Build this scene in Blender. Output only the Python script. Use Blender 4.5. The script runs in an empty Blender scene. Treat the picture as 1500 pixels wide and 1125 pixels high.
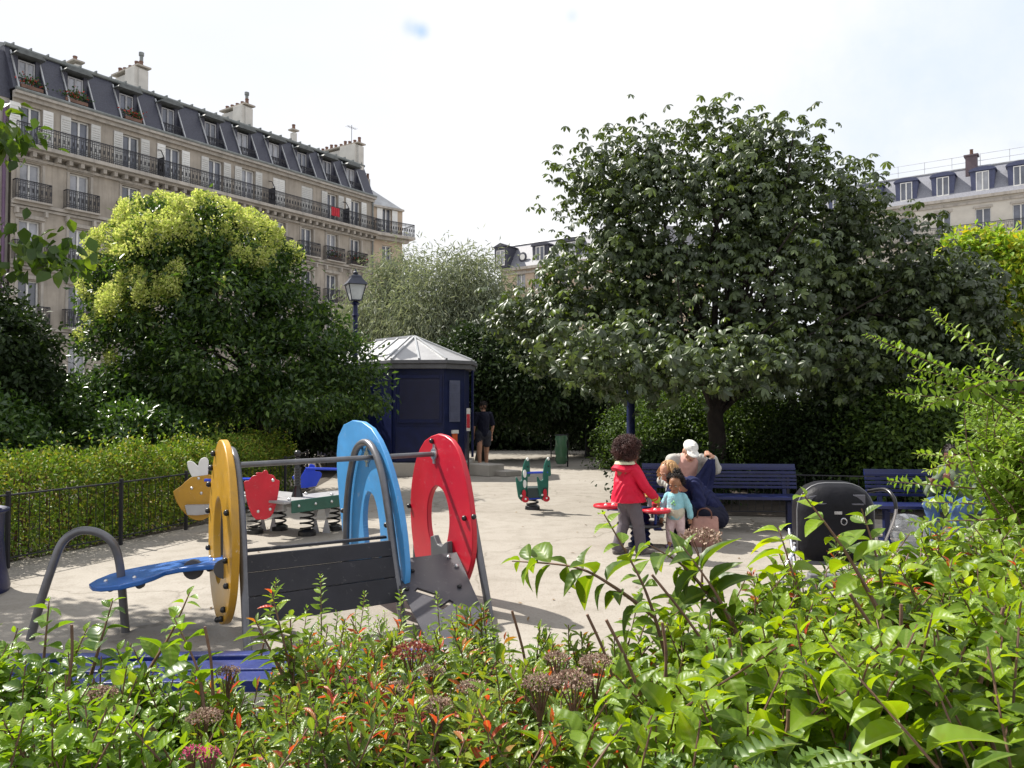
import bpy, math, random
import numpy as np
from mathutils import Vector, Matrix
rng = np.random.default_rng(11); random.seed(11)
S = bpy.context.scene; COL = S.collection
pi = math.pi; R = math.radians
F = 1166.7; CH = 1.62; PITCH = math.atan(29.5 / F)
WM = {}

# ---------- camera maths: where a line of sight meets a depth, the ground or a plane
def ray(px, py):
    x = (px - 750) / F; z = -(py - 562.5) / F; c, s = math.cos(PITCH), math.sin(PITCH)
    return Vector((x, c - z * s, s + z * c))
CAM = Vector((0, 0, CH))
def P(px, py, d):
    r = ray(px, py); return CAM + r * (d / r.y)
def G(px, py, z=0.0):
    r = ray(px, py); return CAM + r * ((z - CH) / r.z)
def PL(px, py, p0, n):
    r = ray(px, py); return CAM + r * ((Vector(p0) - CAM).dot(n) / r.dot(n))

# ---------- objects
def reg(o, M): WM[o.name] = M; return o
def tag(o, label, cat, group=None, kind=None):
    if label: o['label'] = label
    if cat: o['category'] = cat
    if group: o['group'] = group
    if kind: o['kind'] = kind
    return o
def thing(name, label, cat, loc=(0, 0, 0), rz=0.0, group=None):
    o = bpy.data.objects.new(name, None); COL.objects.link(o); o.empty_display_size = .1
    o.location = loc; o.rotation_euler = (0, 0, rz)
    reg(o, Matrix.Translation(Vector(loc)) @ Matrix.Rotation(rz, 4, 'Z'))
    return tag(o, label, cat, group)
def dup(root, loc, rz, label, group=None):
    def cp(o, par):
        c = o.copy(); COL.objects.link(c)
        if par: c.parent = par
        for ch in [k for k in COL.objects if k.parent == o]: cp(ch, c)
        return c
    r = cp(root, None); r.location = loc; r.rotation_euler = (0, 0, rz); r['label'] = label
    if group: r['group'] = group
    return r

def unit(v): return v / np.maximum(np.linalg.norm(v, axis=-1, keepdims=True), 1e-9)
def smoothpath(pts, k=6):
    p = [Vector(q) for q in pts]
    if len(p) < 3: return p
    out = []
    for i in range(len(p) - 1):
        a, b, c, d = p[max(i - 1, 0)], p[i], p[i + 1], p[min(i + 2, len(p) - 1)]
        for j in range(k):
            t = j / k
            out.append(.5 * ((2 * b) + (c - a) * t + (2 * a - 5 * b + 4 * c - d) * t * t + (3 * b - a - 3 * c + d) * t ** 3))
    return out + [p[-1]]

class MB:
    def __init__(s): s.v = []; s.f = []
    def add(s, vs, fs):
        b = len(s.v); s.v += [Vector(v) for v in vs]; s.f += [[b + i for i in f] for f in fs]; return s
    def box(s, c, size, rot=0.0):
        M = rot if isinstance(rot, Matrix) else Matrix.Rotation(rot, 3, 'Z')
        x, y, z = [q / 2 for q in size]; c = Vector(c)
        vs = [c + M @ Vector((i * x, j * y, k * z)) for k in (-1, 1) for j in (-1, 1) for i in (-1, 1)]
        return s.add(vs, [(0, 2, 3, 1), (4, 5, 7, 6), (0, 1, 5, 4), (2, 6, 7, 3), (0, 4, 6, 2), (1, 3, 7, 5)])
    def bar(s, a, b, w, h, up=(0, 0, 1)):
        a, b = Vector(a), Vector(b); d = b - a; x = d.normalized(); u = Vector(up)
        y = u.cross(x); y = y.normalized() if y.length > 1e-6 else Vector((0, 1, 0)); z = x.cross(y)
        M = Matrix((x, y, z)).transposed()
        return s.box((a + b) / 2, (d.length, w, h), M)
    def prism(s, pts, vec):
        vec = Vector(vec); n = len(pts); pts = [Vector(p) for p in pts]
        vs = pts + [p + vec for p in pts]
        return s.add(vs, [tuple(range(n))[::-1], tuple(range(n, 2 * n))] + [(i, (i + 1) % n, n + (i + 1) % n, n + i) for i in range(n)])
    def ring(s, outer, inner, vec):
        vec = Vector(vec); n = len(outer); O = [Vector(p) for p in outer]; I = [Vector(p) for p in inner]
        vs = O + I + [p + vec for p in O] + [p + vec for p in I]; fs = []
        for i in range(n):
            j = (i + 1) % n
            fs += [(i, n + i, n + j, j), (2 * n + i, 2 * n + j, 3 * n + j, 3 * n + i), (i, j, 2 * n + j, 2 * n + i), (n + j, n + i, 3 * n + i, 3 * n + j)]
        return s.add(vs, fs)
    def tube(s, pts, r, n=8, cap=True, closed=False):
        p = [Vector(q) for q in pts]; m = len(p)
        if not hasattr(r, '__len__'): r = [r] * m
        vs = []; fs = []; pn = None
        for i in range(m):
            a = p[i - 1] if (i or closed) else p[0]; b = p[(i + 1) % m] if (i < m - 1 or closed) else p[-1]
            t = (b - a).normalized()
            if pn is None: pn = t.orthogonal().normalized()
            pn = pn - t * pn.dot(t)
            pn = pn.normalized() if pn.length > 1e-6 else t.orthogonal().normalized()
            bn = t.cross(pn)
            vs += [p[i] + (pn * math.cos(2 * pi * k / n) + bn * math.sin(2 * pi * k / n)) * r[i] for k in range(n)]
        for i in range(m if closed else m - 1):
            j = (i + 1) % m
            fs += [(i * n + k, i * n + (k + 1) % n, j * n + (k + 1) % n, j * n + k) for k in range(n)]
        if cap and not closed: fs += [tuple(range(n))[::-1], tuple((m - 1) * n + k for k in range(n))]
        return s.add(vs, fs)
    def lathe(s, prof, c=(0, 0, 0), n=20, axis=(0, 0, 1)):
        q = Vector((0, 0, 1)).rotation_difference(Vector(axis)); c = Vector(c); m = len(prof)
        vs = [c + q @ Vector((r * math.cos(2 * pi * k / n), r * math.sin(2 * pi * k / n), z)) for r, z in prof for k in range(n)]
        fs = [(i * n + k, i * n + (k + 1) % n, (i + 1) * n + (k + 1) % n, (i + 1) * n + k) for i in range(m - 1) for k in range(n)]
        fs += [tuple(range(n))[::-1], tuple((m - 1) * n + k for k in range(n))]
        return s.add(vs, fs)
    def ball(s, c, r, n=12, q=None):
        r = r if hasattr(r, '__len__') else (r, r, r); c = Vector(c); m = max(5, n // 2); vs = []; fs = []
        for i in range(m + 1):
            th = pi * (i if 0 < i < m else (i + (.02 if i == 0 else -.02))) / m
            for k in range(n):
                v = Vector((r[0] * math.sin(th) * math.cos(2 * pi * k / n), r[1] * math.sin(th) * math.sin(2 * pi * k / n), r[2] * math.cos(th)))
                vs.append(c + (q @ v if q else v))
        fs = [(i * n + k, (i + 1) * n + k, (i + 1) * n + (k + 1) % n, i * n + (k + 1) % n) for i in range(m) for k in range(n)]
        fs += [tuple(range(n)), tuple(m * n + k for k in range(n))[::-1]]
        return s.add(vs, fs)
    def cone(s, a, ra, b, rb, n=12):
        a, b = Vector(a), Vector(b); d = b - a; L = d.length
        if L < 1e-5: return s.ball(a, ra, n)
        t = d / L; pts = []; rr = []
        for k in range(4):
            th = pi / 2 * k / 4; pts.append(a - t * ra * math.cos(th)); rr.append(max(ra * math.sin(th), ra * .05))
        for k in range(5):
            th = pi / 2 * k / 4; pts.append(b + t * rb * math.sin(th)); rr.append(max(rb * math.cos(th), rb * .05))
        return s.tube(pts, rr, n)
    def build(s, name, mat, parent=None, bevel=0.0, smooth=True, ang=40, local=False):
        Mi = WM[parent.name].inverted() if (parent and not local) else None
        vs = [(Mi @ v) if Mi else v for v in s.v]
        me = bpy.data.meshes.new(name); me.from_pydata([tuple(v) for v in vs], [], s.f)
        me.validate(); me.materials.append(mat)
        if smooth: me.shade_smooth(); me.set_sharp_from_angle(angle=R(ang))
        o = bpy.data.objects.new(name, me); COL.objects.link(o)
        if parent: o.parent = parent; reg(o, WM[parent.name])
        else: reg(o, Matrix.Identity(4))
        if bevel:
            b = o.modifiers.new('bevel', 'BEVEL'); b.width = bevel; b.segments = 2; b.limit_method = 'ANGLE'; b.angle_limit = R(40)
        return o

# ---------- materials (all procedural)
MC = {}
def newmat(name):
    m = bpy.data.materials.new(name); m.use_nodes = True; nt = m.node_tree; nt.nodes.clear()
    out = nt.nodes.new('ShaderNodeOutputMaterial'); return m, nt, out
def N(nt, t, **kw):
    n = nt.nodes.new('ShaderNode' + t)
    for k, v in kw.items():
        if k in n.inputs: n.inputs[k].default_value = v
        else: setattr(n, k, v)
    return n
def rgba(c): return (c[0], c[1], c[2], 1)
def mat(name, col, rough=.6, metal=0, var=.15, scale=6, bump=.0, bscale=60, spec=.5, col2=None, coat=0, wear=0, streak=0):
    if name in MC: return MC[name]
    m, nt, out = newmat(name); L = nt.links.new
    tc = N(nt, 'TexCoord'); no = N(nt, 'TexNoise', Scale=scale, Detail=6, Roughness=.6); L(tc.outputs['Object'], no.inputs['Vector'])
    mx = N(nt, 'Mix', data_type='RGBA')
    a = [c * (1 - var) for c in col]; b = col2 or [min(1, c * (1 + var)) for c in col]
    mx.inputs[6].default_value = rgba(a); mx.inputs[7].default_value = rgba(b)
    rp = N(nt, 'ValToRGB'); rp.color_ramp.elements[0].position = .32; rp.color_ramp.elements[1].position = .68
    L(no.outputs['Fac'], rp.inputs[0]); L(rp.outputs[0], mx.inputs[0])
    bs = N(nt, 'BsdfPrincipled', Roughness=rough, Metallic=metal); bs.inputs['Specular IOR Level'].default_value = spec; bs.inputs['Coat Weight'].default_value = coat
    co_ = mx.outputs[2]
    if wear:   # scuffs and rubbed patches
        for sc, lo, hi, c2, am in ((19, .60, .68, (.62, .60, .56), wear), (3.2, .52, .74, (.10, .09, .08), wear * .9)):
            w1 = N(nt, 'TexNoise', Scale=sc, Detail=9, Roughness=.72, Distortion=.6); L(tc.outputs['Object'], w1.inputs['Vector'])
            w2 = N(nt, 'MapRange'); w2.inputs[1].default_value = lo; w2.inputs[2].default_value = hi; w2.inputs[4].default_value = am; L(w1.outputs['Fac'], w2.inputs[0])
            w3 = N(nt, 'Mix', data_type='RGBA'); L(w2.outputs[0], w3.inputs[0]); L(co_, w3.inputs[6]); w3.inputs[7].default_value = rgba(c2); co_ = w3.outputs[2]
    if streak:   # rain streaks and soot
        mp_ = N(nt, 'Mapping'); mp_.inputs['Scale'].default_value = (1.6, 1.6, .10); L(tc.outputs['Object'], mp_.inputs[0])
        w1 = N(nt, 'TexNoise', Scale=2.2, Detail=8, Roughness=.65); L(mp_.outputs[0], w1.inputs['Vector'])
        w2 = N(nt, 'MapRange'); w2.inputs[1].default_value = .48; w2.inputs[2].default_value = .70; w2.inputs[4].default_value = streak; L(w1.outputs['Fac'], w2.inputs[0])
        w3 = N(nt, 'Mix', data_type='RGBA'); L(w2.outputs[0], w3.inputs[0]); L(co_, w3.inputs[6]); w3.inputs[7].default_value = rgba([c * .42 for c in col]); co_ = w3.outputs[2]
    L(co_, bs.inputs['Base Color'])
    if bump:
        n2 = N(nt, 'TexNoise', Scale=bscale, Detail=4); L(tc.outputs['Object'], n2.inputs['Vector'])
        bp = N(nt, 'Bump', Strength=bump, Distance=.02); L(n2.outputs['Fac'], bp.inputs['Height']); L(bp.outputs[0], bs.inputs['Normal'])
    rr = N(nt, 'MapRange'); rr.inputs[3].default_value = max(.05, rough - .12); rr.inputs[4].default_value = min(1, rough + .12)
    L(no.outputs['Fac'], rr.inputs[0]); L(rr.outputs[0], bs.inputs['Roughness'])
    L(bs.outputs[0], out.inputs[0]); MC[name] = m; return m
def leafmat(name, cols, trans=.4, rough=.4, spec=.5, tcol=(1.25, 1.3, .5), veins=False):
    """cols: colour stops over the random per-leaf number 'tint'"""
    if name in MC: return MC[name]
    m, nt, out = newmat(name); L = nt.links.new
    at = N(nt, 'Attribute', attribute_name='tint'); rp = N(nt, 'ValToRGB'); cr = rp.color_ramp
    while len(cr.elements) < len(cols): cr.elements.new(.5)
    for e, (p, c) in zip(cr.elements, cols): e.position = p; e.color = rgba(c)
    L(at.outputs['Fac'], rp.inputs[0]); colo = rp.outputs[0]
    bs = N(nt, 'BsdfPrincipled', Roughness=rough); bs.inputs['Specular IOR Level'].default_value = spec
    if veins:
        uv = N(nt, 'Attribute', attribute_name='luv'); sp = N(nt, 'SeparateXYZ'); L(uv.outputs['Vector'], sp.inputs[0])
        ab = N(nt, 'Math', operation='ABSOLUTE'); L(sp.outputs[1], ab.inputs[0])
        m1 = N(nt, 'Math', operation='MULTIPLY_ADD'); L(ab.outputs[0], m1.inputs[0]); m1.inputs[1].default_value = -.4; L(sp.outputs[0], m1.inputs[2])
        m2 = N(nt, 'Math', operation='MULTIPLY'); L(m1.outputs[0], m2.inputs[0]); m2.inputs[1].default_value = 34
        sn = N(nt, 'Math', operation='SINE'); L(m2.outputs[0], sn.inputs[0])
        bp = N(nt, 'Bump', Strength=.16, Distance=.002); L(sn.outputs[0], bp.inputs['Height']); L(bp.outputs[0], bs.inputs['Normal'])
        lt = N(nt, 'Math', operation='LESS_THAN'); L(ab.outputs[0], lt.inputs[0]); lt.inputs[1].default_value = .07
        mx = N(nt, 'Mix', data_type='RGBA'); m4 = N(nt, 'Math', operation='MULTIPLY'); L(lt.outputs[0], m4.inputs[0]); m4.inputs[1].default_value = .35
        L(m4.outputs[0], mx.inputs[0]); L(colo, mx.inputs[6]); mx.inputs[7].default_value = (.3, .38, .1, 1); colo = mx.outputs[2]
    tc = N(nt, 'TexCoord'); sn_ = N(nt, 'TexNoise', Scale=38, Detail=3); L(tc.outputs['Object'], sn_.inputs['Vector']); sr_ = N(nt, 'MapRange'); sr_.inputs[1].default_value = .56; sr_.inputs[2].default_value = .74; sr_.inputs[4].default_value = .38; L(sn_.outputs['Fac'], sr_.inputs[0])
    sm_ = N(nt, 'Mix', data_type='RGBA', blend_type='MULTIPLY'); L(sr_.outputs[0], sm_.inputs[0]); L(colo, sm_.inputs[6]); sm_.inputs[7].default_value = (.95, .55, .35, 1); colo = sm_.outputs[2]
    L(colo, bs.inputs['Base Color'])
    tm = N(nt, 'Mix', data_type='RGBA', blend_type='MULTIPLY'); tm.inputs[0].default_value = 1; L(colo, tm.inputs[6]); tm.inputs[7].default_value = rgba(tcol)
    tr = N(nt, 'BsdfTranslucent'); L(tm.outputs[2], tr.inputs[0])
    ms = N(nt, 'MixShader'); ms.inputs[0].default_value = trans
    L(bs.outputs[0], ms.inputs[1]); L(tr.outputs[0], ms.inputs[2]); L(ms.outputs[0], out.inputs[0]); MC[name] = m; return m

# ---------- leaves
def T_leaf(st, w, curl=.0, fold=.12):
    """leaf from stations along the rib: (k+1) rib points, two edges; quads both sides"""
    v = []; k = len(st)
    for t, h in zip(st, w):
        z = -curl * t * t
        v += [(t, -h, z + fold * h * 2), (t, 0, z), (t, h, z + fold * h * 2)]
    q = []
    for i in range(k - 1):
        a, b = i * 3, i * 3 + 3
        q += [(a, a + 1, b + 1, b), (a + 1, a + 2, b + 2, b + 1)]
    return np.array(v, float), np.array(q)
T_DIA = (np.array([(0, 0, 0), (.5, -.5, .12), (1, 0, -.08), (.5, .5, .12)], float), np.array([(0, 1, 2, 2), (0, 2, 3, 3)]))
T_DIA = (T_DIA[0], np.array([(0, 1, 2), (0, 2, 3)]))
T_OV = T_leaf([0, .35, .7, 1], [.04, .5, .36, .03], .18)
T_BIG = T_leaf([0, .12, .3, .5, .7, .87, 1], [.03, .27, .47, .5, .38, .19, .015], .38, .16)
T_BIG2 = T_leaf([0, .12, .3, .5, .7, .87, 1], [.03, .27, .47, .5, .38, .19, .015], .75, .22)
T_LAN = T_leaf([0, .2, .5, .8, 1], [.04, .34, .5, .3, .02], .3, .18)
def leafmesh(name, C, A, Nn, Ln, Wd, T, mt, parent=None, tint=None, uv=False):
    C = np.asarray(C, float); n = len(C); V, Q = T
    A = unit(np.asarray(A, float)); Nn = np.asarray(Nn, float); Nn = Nn - A * np.sum(A * Nn, 1, keepdims=True); Nn = unit(Nn + 1e-7); B = np.cross(Nn, A)
    Ln = np.broadcast_to(Ln, n); Wd = np.broadcast_to(Wd, n)
    co = C[:, None] + A[:, None] * (V[None, :, 0:1] * Ln[:, None, None]) + B[:, None] * (V[None, :, 1:2] * Wd[:, None, None]) + Nn[:, None] * (V[None, :, 2:3] * (.5 * Ln + .5 * Wd)[:, None, None])
    k = len(V); q = Q.shape[1]; fa = (Q[None] + (np.arange(n) * k)[:, None, None]).reshape(-1, q)
    co = co.reshape(-1, 3)
    if parent:
        Mi = np.array(WM[parent.name].inverted()); co = co @ Mi[:3, :3].T + Mi[:3, 3]
    me = bpy.data.meshes.new(name); me.vertices.add(len(co)); me.vertices.foreach_set('co', co.ravel().astype(np.float32))
    me.loops.add(fa.size); me.loops.foreach_set('vertex_index', fa.ravel().astype(np.int32))
    me.polygons.add(len(fa)); me.polygons.foreach_set('loop_start', np.arange(0, fa.size, q, dtype=np.int32))
    try: me.polygons.foreach_set('loop_total', np.full(len(fa), q, np.int32))
    except Exception: pass
    me.polygons.foreach_set('use_smooth', np.ones(len(fa), bool))
    me.update(calc_edges=True)
    tn = rng.random(n) if tint is None else np.asarray(tint, float)
    at = me.attributes.new('tint', 'FLOAT', 'FACE'); at.data.foreach_set('value', np.repeat(tn, len(Q)).astype(np.float32))
    if uv:
        a2 = me.attributes.new('luv', 'FLOAT_VECTOR', 'POINT'); u = np.zeros((n, k, 3)); u[:, :, 0] = V[:, 0]; u[:, :, 1] = V[:, 1]
        a2.data.foreach_set('vector', u.ravel().astype(np.float32))
    me.materials.append(mt)
    o = bpy.data.objects.new(name, me); COL.objects.link(o)
    if parent: o.parent = parent; reg(o, WM[parent.name])
    return o
def rdir(n): return unit(rng.normal(size=(n, 3)))

def lobe_points(lobes, n, shell=.6):
    """points in the outer part of a union of ellipsoids, none deep inside another one; returns points and outward directions"""
    vol = np.array([l[1][0] * l[1][1] * l[1][2] for l in lobes]) ** .75; pr = vol / vol.sum(); out = []; od = []
    tot = 0
    while tot < n:
        m = n * 2; idx = rng.choice(len(lobes), m, p=pr); d = rdir(m)
        r = (shell ** 3 + (1 - shell ** 3) * rng.random(m)) ** (1 / 3)
        Cc = np.array([l[0] for l in lobes])[idx]; Rr = np.array([l[1] for l in lobes])[idx]
        p = Cc + d * Rr * r[:, None]; ok = np.ones(m, bool)
        for j, l in enumerate(lobes):
            q = (p - np.array(l[0])) / np.array(l[1]); ins = np.sum(q * q, 1) < (shell * .8) ** 2; ok &= ~(ins & (idx != j))
        ok &= p[:, 2] > .1
        out.append(p[ok]); od.append(unit(d / Rr)[ok]); tot += ok.sum()
    return np.concatenate(out)[:n], np.concatenate(od)[:n]

def limbs(mb, base, fork, targets, r0, rt=.012):
    base, fork = Vector(base), Vector(fork)
    k = 7; pts = []; rr = []
    for i in range(k + 1):
        t = i / k; w = Vector((random.uniform(-1, 1), random.uniform(-1, 1), 0)) * r0 * .35 * math.sin(pi * t)
        pts.append(base.lerp(fork, t) + w); rr.append(r0 * (1 + .55 * math.exp(-t * 9)) * (1 - .28 * t))
    mb.tube(pts, rr, 10)
    for T in targets:
        T = Vector(T); s = pts[random.randint(k - 3, k)]; d = T - s; mid = s + d * .45 + Vector((random.uniform(-.15, .15), random.uniform(-.15, .15), random.uniform(.0, .25))) * d.length
        path = smoothpath([s, s.lerp(mid, .5) + Vector((0, 0, .06 * d.length)), mid, T], 4); m = len(path)
        rb = r0 * random.uniform(.22, .42)
        mb.tube(path, [rb * (1 - i / (m - 1)) + rt * (i / (m - 1)) for i in range(m)], 6)

def tree(name, label, cat, base, fork, lobes, nclu, per, L, W, mt, bark, group=None, r0=.12, cr=.35, flat=.6, T=T_DIA, droop=.35, nlimb=14, shell=.55, tintf=None, up=.6, name2=None):
    root = thing(name, label, cat, base, 0, group)
    Cn, D = lobe_points(lobes, nclu, shell)
    mb = MB(); sel = rng.choice(nclu, min(nlimb, nclu), replace=False)
    limbs(mb, base, fork, [Cn[i] for i in sel], r0); mb.build('trunk', bark, root)
    n = nclu * per; C = np.repeat(Cn, per, 0); DD = np.repeat(D, per, 0)
    off = rng.normal(size=(n, 3)) * np.array([cr, cr, cr * flat]) * .55; C = C + off
    C[:, 2] = np.maximum(C[:, 2], .06)
    A = DD * .7 + rdir(n) * .9 + np.array([0, 0, -droop]); Nn = rdir(n) * .75 + np.array([0, 0, up]) + DD * .45
    sz = rng.uniform(.7, 1.25, n); tint = None
    if tintf is not None: tint = tintf(C, DD)
    leafmesh('crown', C, A, Nn, L * sz, W * sz, T, mt, root, tint)
    return root
# ---------- camera, light, sky
cd = bpy.data.cameras.new('camera'); cam = bpy.data.objects.new('camera', cd); COL.objects.link(cam); S.camera = cam
cd.lens = 28 * 1.0; cd.sensor_width = 36; cd.clip_end = 900; cd.clip_start = .05
cam.location = CAM; cam.rotation_euler = (pi / 2 + PITCH, 0, 0)
SUN_AZ, SUN_EL = R(-58), R(49)
ld = bpy.data.lights.new('sun', 'SUN'); ld.energy = 5.0; ld.angle = R(.55); ld.color = (1, .95, .87)
sun = bpy.data.objects.new('sun', ld); COL.objects.link(sun)
sd = Vector((math.sin(SUN_AZ) * math.cos(SUN_EL), math.cos(SUN_AZ) * math.cos(SUN_EL), math.sin(SUN_EL)))
sun.rotation_euler = sd.to_track_quat('Z', 'Y').to_euler()
wd = bpy.data.worlds.new('World'); S.world = wd; wd.use_nodes = True; nt = wd.node_tree; nt.nodes.clear(); L = nt.links.new
wo = nt.nodes.new('ShaderNodeOutputWorld'); bg = N(nt, 'Background', Strength=.051)
sk = N(nt, 'TexSky', sky_type='NISHITA', sun_disc=False, sun_elevation=SUN_EL, sun_rotation=SUN_AZ, air_density=1.2, dust_density=1.5)
tc = N(nt, 'TexCoord'); mp = N(nt, 'Mapping'); mp.inputs['Scale'].default_value = (1, 1, 2.2); mp.inputs['Location'].default_value = (.35, 0.1, .22)
L(tc.outputs['Generated'], mp.inputs[0])
n1 = N(nt, 'TexNoise', Scale=1.9, Detail=7, Roughness=.55, Distortion=.4); L(mp.outputs[0], n1.inputs['Vector'])
r1 = N(nt, 'ValToRGB'); r1.color_ramp.elements[0].position = .12; r1.color_ramp.elements[1].position = .29; L(n1.outputs['Fac'], r1.inputs[0])
n2 = N(nt, 'TexNoise', Scale=1.3, Detail=5); L(mp.outputs[0], n2.inputs['Vector'])
cl = N(nt, 'ValToRGB'); cl.color_ramp.elements[0].position = .3; cl.color_ramp.elements[0].color = (11.0, 11.5, 13.0, 1); cl.color_ramp.elements[1].position = .62; cl.color_ramp.elements[1].color = (12.4, 12.5, 12.7, 1)
L(n2.outputs['Fac'], cl.inputs[0])
mx = N(nt, 'Mix', data_type='RGBA'); L(r1.outputs[0], mx.inputs[0]); L(sk.outputs[0], mx.inputs[6]); L(cl.outputs[0], mx.inputs[7]); sky_c = mx.outputs[2]
nb3 = N(nt, 'TexNoise', Scale=9, Detail=6, Roughness=.6); L(tc.outputs['Generated'], nb3.inputs['Vector'])
for (px_, py_s, r0_, r1_, am_, nw_) in ((617, 46, .014, .002, .75, .012), (600, 40, .014, .003, .4, .014), (838, 24, .012, .002, .3, .012), (1470, 20, .28, .03, .34, .16), (1250, 150, .20, .02, .12, .14)):   # breaks in the cloud
    dn = N(nt, 'Vector' + 'Math', operation='DISTANCE'); L(tc.outputs['Generated'], dn.inputs[0]); dn.inputs[1].default_value = ray(px_, py_s).normalized()
    ma = N(nt, 'Math', operation='MULTIPLY_ADD'); L(nb3.outputs['Fac'], ma.inputs[0]); ma.inputs[1].default_value = nw_ * 2; L(dn.outputs['Value'], ma.inputs[2])
    mr = N(nt, 'MapRange', interpolation_type='SMOOTHSTEP'); mr.inputs[1].default_value = r0_ + nw_; mr.inputs[2].default_value = r1_ + nw_ * .6; mr.inputs[3].default_value = 0; mr.inputs[4].default_value = am_; L(ma.outputs[0], mr.inputs[0])
    mb_ = N(nt, 'Mix', data_type='RGBA'); L(mr.outputs[0], mb_.inputs[0]); L(sky_c, mb_.inputs[6]); mb_.inputs[7].default_value = (5.2, 8.0, 12.2, 1); sky_c = mb_.outputs[2]
L(sky_c, bg.inputs[0]); L(bg.outputs[0], wo.inputs[0])
S.view_settings.view_transform = 'Standard'; S.view_settings.look = 'None'; S.view_settings.exposure = .72; S.view_settings.gamma = 1
S.cycles.max_bounces = 6; S.cycles.diffuse_bounces = 3; S.cycles.glossy_bounces = 2; S.cycles.transmission_bounces = 3; S.cycles.transparent_max_bounces = 6
S.cycles.use_denoising = True; S.cycles.sample_clamp_indirect = 6

# ---------- materials
M_stone = mat('limestone', (.365, .325, .275), .85, var=.2, scale=.9, bump=.15, bscale=9, streak=.5)
M_stone2 = mat('trim_stone', (.40, .37, .33), .85, var=.16, scale=1.3, streak=.55)
M_stone3 = mat('warm_plaster', (.46, .37, .28), .85, var=.12, scale=1)
M_slate = mat('slate', (.048, .050, .070), .55, var=.35, scale=14, bump=.3, bscale=30)
M_slate2 = mat('blue_slate', (.21, .215, .245), .6, var=.2, scale=10, bump=.2, bscale=30)
M_zinc = mat('zinc', (.40, .41, .42), .45, .35, var=.18, scale=2, wear=.2)
M_zincd = mat('old_zinc', (.19, .205, .20), .6, .15, var=.25, scale=3)
M_iron = mat('wrought_iron', (.018, .018, .024), .5, .2, var=.2)
M_white = mat('white_paint', (.72, .72, .70), .5, var=.06)
M_shut = mat('shutter_paint', (.55, .55, .53), .6, var=.08)
M_glass = mat('window_glass', (.10, .11, .14), .1, var=.5, scale=.7, spec=.9)
M_curt = mat('curtained_glass', (.30, .31, .34), .12, var=.3, scale=1.2, spec=.9)
M_pot = mat('terracotta', (.16, .09, .065), .8, var=.3, scale=5)
M_rend = mat('chimney_render', (.52, .50, .46), .9, var=.12, scale=1.2)
M_bluef = mat('blue_dormer_paint', (.055, .065, .13), .5, var=.15)
M_navy = mat('navy_enamel', (.005, .0095, .052), .42, var=.25, scale=5, spec=.3)
M_bench = mat('shaded_bench_paint', (.005, .0105, .070), .4, var=.25, scale=9, spec=.5, bump=.05, bscale=60)  # bench blue darkened for the shade the slatted benches stand in
M_bark = mat('bark', (.032, .025, .02), .9, var=.4, scale=9, bump=.8, bscale=30)
M_twig = mat('twig_bark', (.14, .075, .05), .7, var=.35, scale=30)
M_conc = mat('concrete', (.40, .37, .33), .9, var=.15, scale=2.2, bump=.25, bscale=70)
M_soil = mat('soil', (.05, .038, .028), .95, var=.4, scale=4, bump=.8, bscale=20)
M_dark = mat('dark_metal', (.03, .03, .034), .45, .5, var=.2)

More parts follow.
